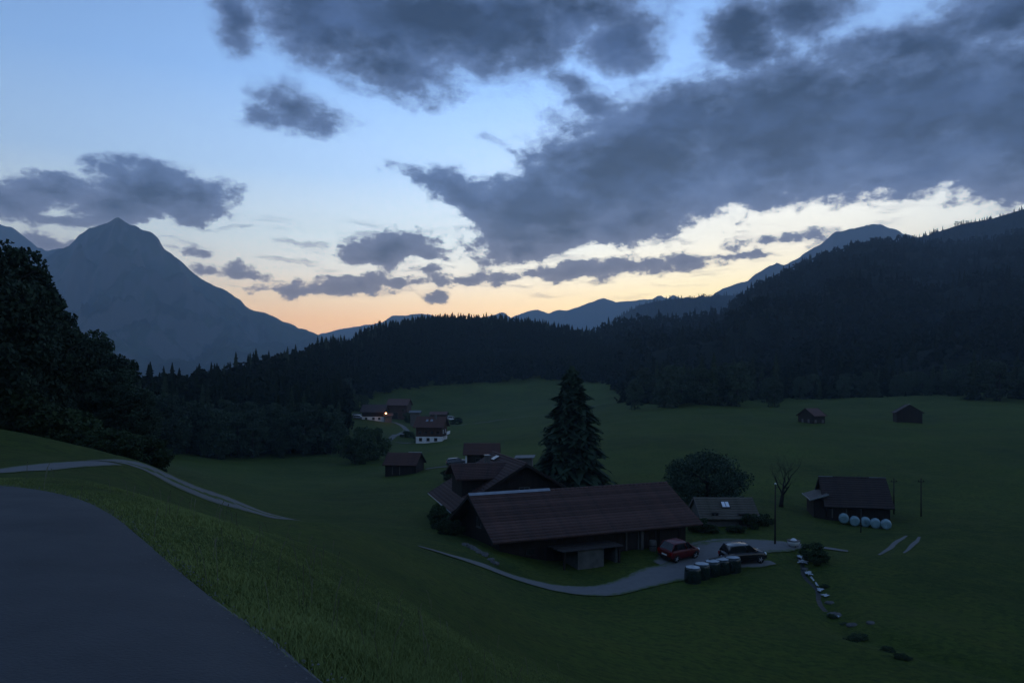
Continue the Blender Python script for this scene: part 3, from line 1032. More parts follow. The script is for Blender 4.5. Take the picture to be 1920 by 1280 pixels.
def fir_crown(seed, h, w, levels, per, sub=0, low=0.06, droop=0.25, shape=0.8):
    """tiers of drooping boughs, each a flat spray with a hanging fringe"""
    r = np.random.default_rng(seed)
    V, Fc = [], []
    # ragged inner body of the tree, so that the sky does not show between the tiers
    core = np.linspace(low, 0.97, 7)
    for i in range(6):
        for k in range(5):
            a0, a1 = 2 * math.pi * k / 5 + i * 0.4, 2 * math.pi * (k + 1) / 5 + i * 0.4
            z0, z1 = h * core[i], h * core[i + 1] + 0.03 * h
            r0, r1 = w / 2 * 0.62 * (1 - core[i]) ** shape * r.uniform(0.8, 1.2), w / 2 * 0.42 * (1 - core[i + 1]) ** shape
            b = len(V)
            V += [np.array([r0 * math.cos(a0), r0 * math.sin(a0), z0 - 0.02 * h * r.uniform()]), np.array([r0 * math.cos(a1), r0 * math.sin(a1), z0]),
                  np.array([r1 * math.cos(a1), r1 * math.sin(a1), z1]), np.array([r1 * math.cos(a0), r1 * math.sin(a0), z1])]
            Fc.append((b, b + 1, b + 2, b + 3))
    b = len(V)
    V += [np.array([-0.028 * h, 0, 0.84 * h]), np.array([0.028 * h, 0, 0.84 * h]), np.array([0.003 * h, 0, 0.985 * h]), np.array([-0.003 * h, 0, 0.985 * h])]
    Fc.append((b, b + 1, b + 2, b + 3))
    for i in range(levels):
        t = (i + r.uniform(-0.3, 0.3)) / levels
        t = min(max(t, 0), 0.99)
        z = h * (low + (1 - low) * t)
        rad = w / 2 * (1 - t) ** shape + 0.02 * w
        for k in range(per):
            a = 2 * math.pi * (k / per) + r.uniform(-0.5, 0.5) + i * 1.3
            L = rad * r.uniform(0.6, 1.15)
            d = np.array([math.cos(a), math.sin(a), 0])
            sd_ = np.array([-math.sin(a), math.cos(a), 0])
            dz = -droop * L * r.uniform(0.6, 1.4) + 0.12 * L * t
            p0 = np.array([0, 0, z])
            p1 = p0 + d * L * 0.55 + np.array([0, 0, dz * 0.35])
            p2 = p0 + d * L + np.array([0, 0, dz])
            wd = L * 0.27
            b = len(V)
            hang = np.array([0, 0, -0.16 * L - 0.02 * h])
            V += [p0, p1 + sd_ * wd, p2, p1 - sd_ * wd]
            Fc.append((b, b + 1, b + 2, b + 3))
            V += [p0 + hang * 0.2, p1 + hang, p2 + hang * 0.25, p1 + np.array([0, 0, 0.03 * L])]
            Fc.append((b + 4, b + 5, b + 6, b + 7))
            for s in range(sub):
                q = r.uniform(0.25, 1.0)
                pc = p0 + (p2 - p0) * q + np.array([0, 0, dz * 0.1])
                sg = 1 if s % 2 else -1
                ln = L * r.uniform(0.16, 0.34) * (1.15 - q * 0.6)
                dd = (d * 0.65 + sd_ * sg * r.uniform(0.4, 1.0))
                e = pc + dd * ln + np.array([0, 0, -ln * r.uniform(0.2, 0.8)])
                wv = np.cross(dd, np.array([0, 0, 1.0])) * ln * 0.28
                b = len(V)
                V += [pc, (pc + e) / 2 + wv, e, (pc + e) / 2 - wv]
                Fc.append((b, b + 1, b + 2, b + 3))
    return np.array(V), np.array(Fc)


def limbs(seed, h, rad, n, spread, top=0.75, fork=0.3):
    r = random.Random(seed)
    mb = MB()
    p = [(0, 0, -0.4)]
    x = y = 0
    for i in range(1, 6):
        x += r.uniform(-0.03, 0.03) * h * 0.4
        y += r.uniform(-0.03, 0.03) * h * 0.4
        p.append((x, y, h * top * i / 5))
    mb.tube(p, [rad * (1.25, 1.0, 0.85, 0.65, 0.45, 0.2)[i] for i in range(6)], 8)
    for k in range(n):
        t = r.uniform(fork, top)
        i = min(4, int(t / top * 5))
        b = Vector(p[i])
        a = r.uniform(0, 6.28)
        L = spread * r.uniform(0.5, 1.0)
        e = b + Vector((math.cos(a) * L, math.sin(a) * L, L * r.uniform(0.4, 0.9)))
        m_ = (b + e) / 2 + Vector((0, 0, L * 0.08))
        mb.tube([b, m_, e], [rad * 0.4, rad * 0.25, rad * 0.06], 5)
    return mb


def tree_proto(name, label, cat, crown, cmat, trunk_mb, group=None):
    t = thing(name, label, cat, group=group)
    link('crown', np_mesh('crown', crown[0], crown[1], cmat), t)
    trunk_mb.build('trunk', M['bark'], t)
    return t


_used = {}


def place(proto, loc, rz=0.0, s=(1, 1, 1), label=None, group=None):
    """the first call moves the prototype itself, later calls copy it with its parts"""
    if _used.get(proto.name):
        o = copy_tree(proto)
    else:
        o = proto
        _used[proto.name] = True
    o.location = loc
    o.rotation_euler = (0, 0, rz)
    o.scale = s
    if label:
        o['label'] = label
    if group:
        o['group'] = group
    return o


def flat_tree(name, crown, cmat, h, rad, label, cat, group):
    """a small far tree as one mesh: crown and trunk together"""
    v, f = crown
    k = len(v)
    tv = np.array([(rad * math.cos(a), rad * math.sin(a), z) for z in (-0.5, h * 0.7) for a in (0, 1.57, 3.14, 4.71)])
    tf = np.array([(k + i, k + (i + 1) % 4, k + 4 + (i + 1) % 4, k + 4 + i) for i in range(4)])
    me = np_mesh(name, np.concatenate([v, tv]), np.concatenate([f, tf]), [cmat, M['bark']], mat_idx=[0] * len(f) + [1] * 4)
    return me


# --- big broadleaved trees on the left, behind the track
LG = 'dark broadleaved trees massed behind the track on the left'
LL = 'dark leafy tree in the tall clump at the left behind the gravel track'
big = [tree_proto('leafy_tree', LL, 'tree', leafy_crown(100 + i, 14.0, w_, 80, 24000, 0.135, 0.04), M['leaf'], limbs(i, 14.0, 0.28, 14, 4.0), LG) for i, w_ in enumerate((8.5, 7.4, 9.0))]
left_trees = [(-130, 47, 430), (-60, 45, 420), (0, 48, 446), (38, 50, 458), (72, 53, 496), (98, 56, 535), (118, 59, 578), (142, 63, 628), (-20, 62, 470), (50, 66, 520), (100, 72, 590), (-90, 66, 440),
              (176, 66, 634), (205, 70, 622), (236, 66, 655), (262, 62, 690), (286, 58, 722), (150, 84, 640), (190, 88, 650), (225, 84, 668), (268, 90, 700), (300, 95, 730), (20, 84, 540), (80, 90, 600), (-200, 60, 420), (-260, 48, 400)]
special = {3: 'tallest dark leafy tree at the left edge against the mountain', 13: 'rounded dark tree standing highest above the track bend', 16: 'small dark leafy tree at the right end of the left clump beside the track'}
for i, (px, Y, top) in enumerate(left_trees):
    px -= 44 if px < 145 else 46
    p = at(px, Y)
    h = (HOR - top) / F * Y - p.z
    s = h / 13.3
    wsc = max(0.62, min(1.1, s)) * rng.uniform(0.9, 1.1)
    o = place(big[i % 3], p, rng.uniform(0, 6.28), (wsc, wsc, s))
    if i in special:
        o['label'] = special[i]
        if 'group' in o:
            del o['group']
    else:
        o['label'], o['group'] = LL, LG
shrub = [tree_proto('shrub', 'dark shrub', 'shrub', leafy_crown(140 + i, 2.6, 3.0, 30, 4200, 0.075, 0.0), M['leaf2'], limbs(40 + i, 2.6, 0.06, 6, 0.9, 0.6), None) for i in range(2)]
SG, SL = 'undergrowth bushes along the foot of the left trees', 'low dark bush at the foot of the left trees beyond the grass bank'
for i, px in enumerate([-60, -15, 20, 55, 90, 120, 150, 172, 192, 212, 232, 250, 268, 284]):
    p = at(px, 44 + (i % 3) * 2.5 + (4 if px < 160 else 0))
    s = rng.uniform(0.9, 1.5) * (1.0 if px < 150 else 0.55)
    place(shrub[i % 2], p - Vector((0, 0, 0.15)), rng.uniform(0, 6), (s * 1.2, s * 1.2, s), SL, SG)

# --- the tall fir behind the long barn
fir = tree_proto('fir_tree', 'tall dark fir tree behind the long barn, alone on the meadow', 'tree', fir_crown(5, 15.6, 11.0, 36, 11, 20, 0.04, 0.36, 0.58), M['spruce'], limbs(3, 15.6, 0.26, 0, 1, 0.9))
p = at(1072, 100)
place(fir, p, 0.4, (1, 1, ((HOR - 684) / F * 100 - p.z) / 15.7))
# second trunk of boughs lower left, the crown is ragged there
p = at(1042, 103)
young = tree_proto('fir_tree', 'shorter ragged fir leaning into the left side of the tall fir', 'tree', fir_crown(6, 10.0, 5.4, 22, 9, 12, 0.03, 0.3, 0.6), M['spruce'], limbs(4, 10, 0.15, 0, 1, 0.9))
place(young, p, 1.1, (1, 1, 0.93))

# --- round broadleaved tree behind the garden shed
rt = tree_proto('leafy_tree', 'wide rounded leafy tree behind the garden shed and right of the long barn', 'tree', leafy_crown(161, 6.2, 8.8, 90, 15000, 0.10, 0.10), M['leaf'], limbs(12, 6.2, 0.2, 12, 2.4))
p = at(1325, 84)
place(rt, p, 0.8, (1, 1, ((HOR - 853) / F * 84 - p.z) / 6.0))

# --- the bare tree on the meadow
def bare_tree():
    r = random.Random(22)
    mb, tw = MB(), MB()

    def grow(b, d, L, rad, lev):
        pts, rr = [b], [rad]
        for i in range(3):
            j = 0.06 if lev == 0 else 0.25
            d = (d + Vector((r.uniform(-j, j), r.uniform(-j, j), r.uniform(-.05, .22)))).normalized()
            b = b + d * L / 3
            pts.append(b)
            rr.append(rad * (1 - 0.18 * (i + 1)))
        (mb if lev < 3 else tw).tube(pts, rr, 6 if lev < 3 else 4)
        if lev < 5:
            for k in range(4 if lev == 0 else r.choice((2, 3, 3))):
                a = r.uniform(0, 6.28)
                nd = (d * r.uniform(0.5, 0.9) + Vector((math.cos(a), math.sin(a), r.uniform(-0.1, 0.4))) * (0.75 if lev == 0 else 0.6)).normalized()
                grow(pts[r.choice((2, 3))], nd, L * r.uniform(0.6, 0.85), rr[-1] * 0.8, lev + 1)
    grow(Vector((0, 0, -0.2)), Vector((0.05, 0, 1)), 1.8, 0.30, 0)
    t = thing('bare_tree', 'bare gnarled tree with spreading limbs on the meadow beside the street pole', 'tree')
    mb.build('trunk', M['bark'], t)
    tw.build('twigs', M['bark'], t)['kind'] = 'stuff'
    return t


bt = bare_tree()
p = at(1464, 88)
place(bt, p, 0.5, (1.05, 1.05, 1.3))

# --- bushes
def bush(px, Y, w, h, label, dz=0.0, group=None):
    o = place(shrub[int(px) % 2], at(px, Y, -0.1 + dz), rng.uniform(0, 6), (w / 3.0, w / 3.0, h / 2.5), label, group)
    if not group and 'group' in o:
        del o['group']
    return o


bush(666, 168, 8.0, 6.6, 'dark round bush at the meadow edge left of the small hut')
bush(694, 176, 8.0, 8.2, 'taller leafy bush behind the round bush left of the small hut')
bush(829, 69.5, 2.6, 2.2, 'dark bush against the left end of the farmhouse wall')
bush(819, 72, 2.0, 2.2, 'small dark bush below the corner of the farmhouse eave')
bush(842, 64, 2.4, 1.4, 'low bush behind the left gable of the long barn')
bush(845, 120, 3.2, 1.6, 'low bush in front of the grey car beside the small brown house')
bush(872, 112, 3.0, 1.5, 'bush at the front left corner of the small brown house')
bush(1310, 71.5, 2.0, 1.5, 'leafy bush at the left end of the garden shed')
bush(1335, 71, 1.6, 0.9, 'low bush in front of the garden shed near its left end')
bush(1380, 71, 1.9, 0.8, 'spreading bush in front of the garden shed window side')
bush(1410, 73, 2.2, 1.6, 'bush covering the right end of the garden shed')
bush(1430, 75, 2.0, 1.3, 'outermost low bush right of the garden shed')
bush(1524, 62, 2.0, 1.5, 'dark bush overhanging the head of the stream')
bush(1536, 60.5, 1.7, 1.2, 'low dark bush on the right bank at the head of the stream')
SB = 'small bushes lining the stream'
for i, (px, Y) in enumerate([(1545, 55.5), (1585, 47.5), (1612, 45), (1600, 43.5), (1665, 41.5), (1690, 40.0), (1560, 49)]):
    bush(px, Y, rng.uniform(0.6, 1.2), rng.uniform(0.15, 0.4), 'low scrubby bush on the stream bank', 0, SB)
bush(640, 300, 9, 7, 'leafy bush left of the lamp lit house in the hamlet')
bush(770, 305, 6, 4.5, 'bush between the far brown barn and the white house')
bush(785, 226, 4, 2.6, 'bush at the front left corner of the white house')
bush(765, 240, 5, 2.2, 'hedge like bush in the garden left of the white house')
bush(672, 330, 9, 8, 'dark bush behind the lamp lit house')
bush(855, 300, 6, 2.8, 'low bush right of the low shelter in the hamlet')

# ------------------------------------------------------------------ woods
def merged(name, protos, mats_, items, label):
    """items: (proto index, x, y, z, rz, sx, sz); all in one mesh, for woods nobody could count"""
    it = np.array(items, float)
    vs, fs, off = [], [], 0
    for k, (v, f) in enumerate(protos):
        a = it[it[:, 0] == k]
        if not len(a):
            continue
        c, s = np.cos(a[:, 4])[:, None], np.sin(a[:, 4])[:, None]
        x = (v[None, :, 0] * c - v[None, :, 1] * s) * a[:, 5:6] + a[:, 1:2]
        y = (v[None, :, 0] * s + v[None, :, 1] * c) * a[:, 5:6] + a[:, 2:3]
        z = v[None, :, 2] * a[:, 6:7] + a[:, 3:4]
        vs.append(np.stack([x, y, z], -1).reshape(-1, 3))
        fs.append((f[None] + (np.arange(len(a)) * len(v))[:, None, None]).reshape(-1, 4) + off)
        off += len(a) * len(v)
    o = link(name, np_mesh(name, np.concatenate(vs), np.concatenate(fs), mats_))
    return tag(o, label, None, None, 'stuff')


lod_fir = [fir_crown(200 + i, 17.0, 7.4 + 0.6 * i, 13, 5, 1, 0.05) for i in range(3)]
lod_leaf = [leafy_crown(210 + i, 14.0, 9.0, 22, 230, 0.8, 0.03) for i in range(3)]
tiny_fir = [fir_crown(220 + i, 15.0, 7.6, 6, 4, 0, 0.05) for i in range(2)]
tiny_leaf = [leafy_crown(230 + i, 12.0, 9.5, 10, 48, 1.3, 0.0) for i in range(2)]
M['wood_far'] = mat('far_wood_foliage', (0.010, 0.016, 0.008), (0.006, 0.010, 0.006), 0.045, 0.9, spec=0.05)
M['wood_mid'] = mat('wood_foliage', (0.012, 0.020, 0.009), (0.006, 0.010, 0.006), 0.07, 0.9, spec=0.05)

front_fir = [flat_tree('fir_tree', fir_crown(240 + i, 17.0, 6.8, 20, 7, 5, 0.04), M['needle'], 18, 0.2, None, None, None) for i in range(3)]
front_leaf = [flat_tree('leafy_tree', leafy_crown(250 + i, 14.0, 8.6, 50, 3000, 0.28, 0.02), M['leaf'], 14, 0.25, None, None, None) for i in range(3)]


def single(me, name, p, s, w, label, group):
    o = link(name, me, None, p)
    o.rotation_euler = (0, 0, rng.uniform(0, 6.28))
    o.scale = (w, w, s)
    return tag(o, label, 'tree', group)


# wooded hill in the middle
e_px = [250, 300, 430, 520, 600, 640, 652, 700, 800, 960, 1100, 1190]
e_y = [150, 165, 182, 188, 190, 194, 372, 425, 478, 498, 488, 470]
r_px = [250, 330, 430, 540, 620, 710, 800, 880, 1190]
r_y = [230, 245, 295, 355, 455, 565, 655, 705, 715]
mid_items = []
n_front = n_sky = 0
FG = {1: 'firs along the lower edge of the wood on the middle hill', 0: 'leafy trees along the lower edge of the wood on the middle hill'}
FL = {1: 'dark pointed fir in the lower edge of the wood on the middle hill', 0: 'dark rounded leafy tree in the lower edge of the wood on the middle hill'}
KG, KL = 'firs standing up along the skyline of the middle hill', 'dark pointed fir breaking the skyline of the middle hill'
cand = []
for k in range(9000):
    px = rng.uniform(255, 1190)
    ya, yb = np.interp(px, e_px, e_y), np.interp(px, r_px, r_y) * 1.07
    if yb <= ya:
        continue
    Y = math.sqrt(rng.uniform(ya * ya, yb * yb))
    if rng.uniform() > (Y / 700.0) * ((yb - ya) / 260.0) * 1.25 + 0.05:
        continue
    cand.append((px, Y, ya, np.interp(px, r_px, r_y)))
zz = H(np.array([(c[0] - PX0) / F * c[1] for c in cand]), np.array([c[1] for c in cand]))
for (px, Y, ya, yr), z in zip(cand, zz):
    x = (px - PX0) / F * Y
    fir_p = 0.55 if px > 600 else 0.2
    isfir = rng.uniform() < fir_p
    s = rng.uniform(0.62, 1.0) * (1.0 if isfir else 0.95)
    edge = Y - ya
    if edge < 14 and Y < 230 and n_front < 80:
        n_front += 1
        single((front_fir if isfir else front_leaf)[k % 3 if False else int(rng.integers(3))], 'fir_tree' if isfir else 'leafy_tree', (x, Y, z - 0.3), s, s, FL[int(isfir)], FG[int(isfir)])
    elif abs(Y - yr) < 22 and isfir and px > 420 and n_sky < 110:
        n_sky += 1
        s2 = rng.uniform(0.55, 1.08)
        single(front_fir[int(rng.integers(3))], 'fir_tree', (x, Y, z - 0.3), s2, s2 * 1.02, KL, KG)
    else:
        mid_items.append(((0 if isfir else 3) + int(rng.integers(3)), x, Y, z - 0.3, rng.uniform(0, 6.28), s * rng.uniform(0.9, 1.1), s))
# dense front hedge of leafy trees left of the hamlet and under the hill
for k in range(46):
    px = rng.uniform(300, 650)
    Y = np.interp(px, e_px, e_y) + rng.uniform(-6, 10)
    s = rng.uniform(0.45, 0.95)
    single(front_leaf[k % 3], 'leafy_tree', at(px, Y, -0.4), s, s * 0.95, FL[0], FG[0])
merged('forest', lod_fir + lod_leaf, M['wood_mid'], mid_items, 'dark mixed wood covering the middle hill')


def scatter_on(V, n, tmax_row, row0, name, label, protos, material, firp, smin=0.6, smax=1.0):
    R, C, _ = V.shape
    a = V[row0:tmax_row]
    d1 = a[1:, :-1] - a[:-1, :-1]
    d2 = a[:-1, 1:] - a[:-1, :-1]
    area = np.linalg.norm(np.cross(d1, d2), axis=-1)
    wgt = (area / np.maximum(a[:-1, :-1, 1], 1) ** 0.6).ravel()
    idx = rng.choice(len(wgt), n, p=wgt / wgt.sum())
    i, j = idx // (C - 1), idx % (C - 1)
    fu, fv = rng.uniform(0, 1, n)[:, None], rng.uniform(0, 1, n)[:, None]
    p = a[i, j] + d1[i, j] * fu + d2[i, j] * fv
    s = rng.uniform(smin, smax, n)
    kf = rng.uniform(0, 1, n) < firp
    nf = len(protos) // 2
    k = np.where(kf, rng.integers(0, nf, n), nf + rng.integers(0, nf, n))
    it = np.stack([k, p[:, 0], p[:, 1], p[:, 2] - 0.8, rng.uniform(0, 6.28, n), s * 1.05, s], 1)
    merged(name, protos, material, it, label)


scatter_on(V_right, 9000, 73, 0, 'forest', 'dark mixed wood covering the steep hillside on the right', tiny_fir + tiny_leaf, M['wood_far'], 0.38, 0.6, 1.1)
scatter_on(V_back, 5200, 43, 20, 'forest', 'dark fir wood on the higher shoulder at the far right', tiny_fir + tiny_leaf, M['wood_far'], 0.8, 0.7, 1.2)
scatter_on(V_mid, 2600, 43, 16, 'forest', 'hazy wood on the lower ridge beyond the right hillside', tiny_fir + tiny_leaf, M['wood_far'], 0.8, 0.7, 1.2)

# the front of the right hand wood, tree by tree
RG = {1: 'firs along the lower edge of the wood on the right hillside', 0: 'leafy trees along the lower edge of the wood on the right hillside'}
RL = {1: 'dark pointed fir in the lower edge of the wood on the right hillside', 0: 'dark rounded leafy tree in the lower edge of the wood on the right hillside'}
for k in range(105):
    px = rng.uniform(1186, 1990)
    if 1186 < px < 1490 or px > 1815:
        Y = rng.uniform(258, 320)
        s = rng.uniform(0.7, 1.12)
    else:
        Y = rng.uniform(296, 335)
        s = rng.uniform(0.45, 0.8)
    isfir = rng.uniform() < 0.4
    single((front_fir if isfir else front_leaf)[k % 3], 'fir_tree' if isfir else 'leafy_tree', at(px, Y, -0.4), s, s * 1.05, RL[int(isfir)], RG[int(isfir)])
YG, YL = 'firs along the skyline of the right hillside', 'small pointed fir on the skyline of the right hillside'
for k in range(70):
    j = int(rng.integers(30, 235))
    p = V_right[69, j]
    if p[0] / p[1] * F + PX0 > 1930:
        continue
    s = rng.uniform(0.5, 0.95)
    single(front_fir[k % 3], 'fir_tree', (p[0], p[1] + rng.uniform(-15, 5), p[2] - 1.0), s, s * 1.1, YL, YG)


# ------------------------------------------------------------------ buildings
def to_local(root, p):
    c, s = math.cos(-root.rotation_euler.z), math.sin(-root.rotation_euler.z)
    d = Vector(p) - root.location
    return Vector((d.x * c - d.y * s, d.x * s + d.y * c, d.z))


def to_world(root, p):
    c, s = math.cos(root.rotation_euler.z), math.sin(root.rotation_euler.z)
    return Vector((root.location.x + p[0] * c - p[1] * s, root.location.y + p[0] * s + p[1] * c, root.location.z + p[2]))


def local_x(root, y, px):
    """local x on the line y = const that lies in the direction of a photograph pixel"""
    best, bx = 1e9, 0
    for i in range(-1500, 1501):
        w = to_world(root, (i * 0.01, y, 0))
        e = abs(PX0 + F * w.x / w.y - px)
        if e < best:
            best, bx = e, i * 0.01
    return bx


_course = {}


def course_mesh(L, pitch, mt, tile_w=0.26, seed=0):
    """one course of roof tiles: every tile its own face and butt, lying a little uneven"""
    key = (round(L, 2), round(pitch, 3), mt.name, seed)
    if key in _course:
        return _course[key]
    r = np.random.default_rng(int(L * 100) + seed)
    n = max(4, int(L / tile_w))
    V, Fq = [], []
    xs = np.linspace(-L / 2, L / 2, n + 1)
    for i in range(n):
        h = 0.085 + r.uniform(-0.014, 0.018)
        lo = -0.05 + r.uniform(-0.012, 0.012)
        a, b = xs[i] + 0.006, xs[i + 1] - 0.006
        k = len(V)
        V += [(a, lo, h), (b, lo, h + r.uniform(-0.006, 0.006)), (b, pitch, 0.012), (a, pitch, 0.012), (a, lo, 0.0), (b, lo, 0.0)]
        Fq += [(k, k + 1, k + 2, k + 3), (k + 4, k + 5, k + 1, k)]
    me = np_mesh('tile_course', V, Fq, mt)
    _course[key] = me
    return me


def gable_house(name, label, cat, loc, rz, L, run, ridge, tanp, og, oe, wallm, roofm, courses=0, group=None, plinth=None, cap=True, gutter=False, depth=1.2, lower=None, boards=0):
    """ridge along local x; ground at z = 0. run: horizontal run of each slope to the eave, og/oe: overhang at gable and eave"""
    t = thing(name, label, cat, loc, rz, group)
    th = math.atan(tanp)
    eave = ridge - run * tanp
    hx, hy = L / 2 - og, run - oe
    wt = ridge - hy * tanp - 0.16            # wall top under the slope
    top = ridge - 0.16
    mb = MB()
    z0 = -depth
    for sx in (-1, 1):
        x = sx * hx
        a = [(x, -hy, z0), (x, hy, z0), (x, hy, wt), (x, 0, top), (x, -hy, wt)]
        b = [(p[0] - sx * 0.2, p[1], p[2]) for p in a]
        vs = a + b
        fs = [(0, 1, 2, 3, 4), (9, 8, 7, 6, 5)] + [(i, (i + 1) % 5, 5 + (i + 1) % 5, 5 + i) for i in range(5)]
        if sx < 0:
            fs = [f[::-1] for f in fs]
        mb.add(vs, fs)
    for sy in (-1, 1):
        mb.box(-hx + 0.2, hx - 0.2, *sorted((sy * hy, sy * (hy - 0.2))), z0, wt)
    wall = mb.build('wall', wallm, t)
    if boards:
        for sy in (-1, 1):
            bm_ = MB()
            bm_.box(-0.11, 0.11, -0.016, 0.016, 0, wt - (lower[1] if lower else 0.0) - 0.05)
            me = bm_.mesh('plank', wallm)
            n = int((2 * hx - 0.3) / 0.24)
            for i in range(n if sy < 0 else 0):
                o = link('plank', me, wall, (-hx + 0.2 + 0.24 * i, sy * (hy + 0.014), (lower[1] + 0.03 if lower else 0.0)))
                o.scale = (1, 1, 1 - 0.01 * (i % 3))
    if lower:
        lm, lh = lower
        lb = MB()
        e = 0.03
        lb.box(-hx - e, hx + e, -hy - e, -hy + 0.05, z0, lh)
        lb.box(-hx - e, hx + e, hy - 0.05, hy + e, z0, lh)
        lb.box(-hx - e, -hx + 0.05, -hy + 0.05, hy - 0.05, z0, lh)
        lb.box(hx - 0.05, hx + e, -hy + 0.05, hy - 0.05, z0, lh)
        lb.build('lower_wall', lm, t)
    # roof: two slabs meeting at the ridge
    rb = MB()
    hl = L / 2
    rb.slab((-hl, -run, eave), (hl, -run, eave), (hl, 0, ridge), (-hl, 0, ridge), 0.12)
    rb.slab((hl, run, eave), (-hl, run, eave), (-hl, 0, ridge), (hl, 0, ridge), 0.12)
    roof = rb.build('roof', roofm, t)
    if courses:
        sl = run / math.cos(th)
        pitch = sl / courses
        for side in (0, 1):
            for i in range(courses):
                me = course_mesh(L + 0.04, pitch, roofm, seed=(i * 7 + side) % 4)
                o = link('tile_course', me, roof)
                u = i * pitch
                if side == 0:
                    o.location = (0, -run + u * math.cos(th), eave + u * math.sin(th) + 0.004)
                    o.rotation_euler = (th, 0, 0)
                else:
                    o.location = (0, run - u * math.cos(th), eave + u * math.sin(th) + 0.004)
                    o.rotation_euler = (th, 0, math.pi)
    if cap:
        cb = MB()
        n = max(3, int(L / 0.42))
        for i in range(n):
            x0 = -hl + i * L / n
            cb.tube([(x0, 0, ridge + 0.03), (x0 + L / n * 1.04, 0, ridge + 0.045)], 0.11, 6)
        cb.build('ridge_cap', roofm, roof)
    # barge boards along the gable edges
    for sx in (-1, 1):
        for sy in (-1, 1):
            bb = MB()
            x0, x1 = sorted((sx * (hl + 0.005), sx * (hl + 0.04)))
            vs = [(x, sy * yy, zz) for x in (x0, x1) for yy, zz in ((run + 0.02, eave - 0.2), (run + 0.02, eave + 0.05), (0.012, ridge + 0.05), (0.012, ridge - 0.2))]
            bb.add(vs, [(0, 1, 2, 3), (7, 6, 5, 4), (0, 4, 5, 1), (1, 5, 6, 2), (2, 6, 7, 3), (3, 7, 4, 0)])
            bb.build('barge_board', wallm, roof)
    if gutter:
        for sy in (-1, 1) if gutter is True else (gutter,):
            gb = MB().tube([(-hl, sy * (run + 0.07), eave - 0.05), (hl, sy * (run + 0.07), eave - 0.05)], 0.06, 6)
            gb.build('gutter', M['zinc'], roof)
    t['dims'] = [hx, hy, wt, eave]
    return t, roof, (hx, hy, wt, eave, th)


def window(root, x, z, w, h, y, side=-1, axis='y', fm=None, gm=None, name='window', mull=True):
    """frame, sill and panes set into a wall; axis 'y': wall faces +-y, axis 'x': wall faces +-x"""
    def B(mb, a0, a1, d0, d1, z0, z1):
        d0, d1 = sorted((y + side * d0, y + side * d1))
        if axis == 'y':
            mb.box(a0, a1, d0, d1, z0, z1)
        else:
            mb.box(d0, d1, a0, a1, z0, z1)
    fr = MB()
    f = 0.07
    B(fr, x - w / 2, x - w / 2 + f, 0.01, 0.07, z, z + h)
    B(fr, x + w / 2 - f, x + w / 2, 0.01, 0.07, z, z + h)
    B(fr, x - w / 2 + f, x + w / 2 - f, 0.01, 0.07, z, z + f)
    B(fr, x - w / 2 + f, x + w / 2 - f, 0.01, 0.07, z + h - f, z + h)
    if mull:
        B(fr, x - 0.025, x + 0.025, 0.012, 0.06, z + f, z + h - f)
    o = fr.build(name, fm or M['greywood'], root)
    for s in (-1, 1):
        pn = MB()
        a, b = (x - w / 2 + f, x - 0.025) if s < 0 else (x + 0.025, x + w / 2 - f)
        B(pn, a + 0.002, b - 0.002, 0.015, 0.03, z + f + 0.002, z + h - f - 0.002)
        pn.build('pane', gm or M['glass'], o)
    si = MB()
    B(si, x - w / 2 - 0.05, x + w / 2 + 0.05, 0.0, 0.12, z - 0.06, z - 0.003)
    si.build('sill', fm or M['greywood'], o)
    return o


def door(root, x, w, h, y, side=-1, dm=None, fm=None, z=0.0, planks=True):
    fr = MB()
    d0, d1 = sorted((y, y + side * 0.1))
    fr.box(x - w / 2 - 0.12, x - w / 2, d0, d1, z, z + h + 0.12)
    fr.box(x + w / 2, x + w / 2 + 0.12, d0, d1, z, z + h + 0.12)
    fr.box(x - w / 2, x + w / 2, d0, d1, z + h, z + h + 0.12)
    f = fr.build('door_frame', fm or M['greywood'], root)
    d0, d1 = sorted((y + side * 0.01, y + side * 0.05))
    o = MB().box(x - w / 2 + 0.01, x + w / 2 - 0.01, d0, d1, z + 0.02, z + h - 0.01).build('door', dm or M['wood'], root)
    d0, d1 = sorted((y + side * 0.05, y + side * 0.1))
    MB().box(x + w / 2 - 0.2, x + w / 2 - 0.16, d0, d1, z + h * 0.45, z + h * 0.45 + 0.14).build('handle', M['iron'], o)
    return o


# ---- the long barn in front
gzb = -13.95
KB = 1.075
rl, rr_ = Vector((-3.25, 57.0, -8.27)), Vector((12.95, 64.29, -8.27))
mid = (rl + rr_) / 2
barn_rz = math.atan2(rr_.y - rl.y, rr_.x - rl.x)
barn, barn_roof, bd = gable_house('barn', 'long dark timber barn under a big brown tiled roof beside the gravel lane', 'barn', (mid.x, mid.y, gzb), barn_rz, (rr_ - rl).length, 4.72, -8.27 - gzb, 0.56, 0.9, 0.95,
                                 M['wood'], M['tile'], courses=17, depth=1.6, boards=1)
hx, hy, wt, eave, th = bd
# pale metal ridge capping on the left part of the ridge
rx1 = local_x(barn, 0, 1030)
cb = MB()
L0 = -(rr_ - rl).length / 2
hR = -8.27 - gzb
for sy in (-1, 1):
    cb.slab(*((( L0, sy * 0.2, hR + 0.02), (rx1, sy * 0.2, hR + 0.02), (rx1, 0, hR + 0.2), (L0, 0, hR + 0.2)) if sy < 0 else ((rx1, sy * 0.2, hR + 0.02), (L0, sy * 0.2, hR + 0.02), (L0, 0, hR + 0.2), (rx1, 0, hR + 0.2))), 0.02)
o = cb.build('metal_ridge_cap', M['zinc'], barn_roof)
o['label'] = 'pale metal capping on the left part of the ridge'
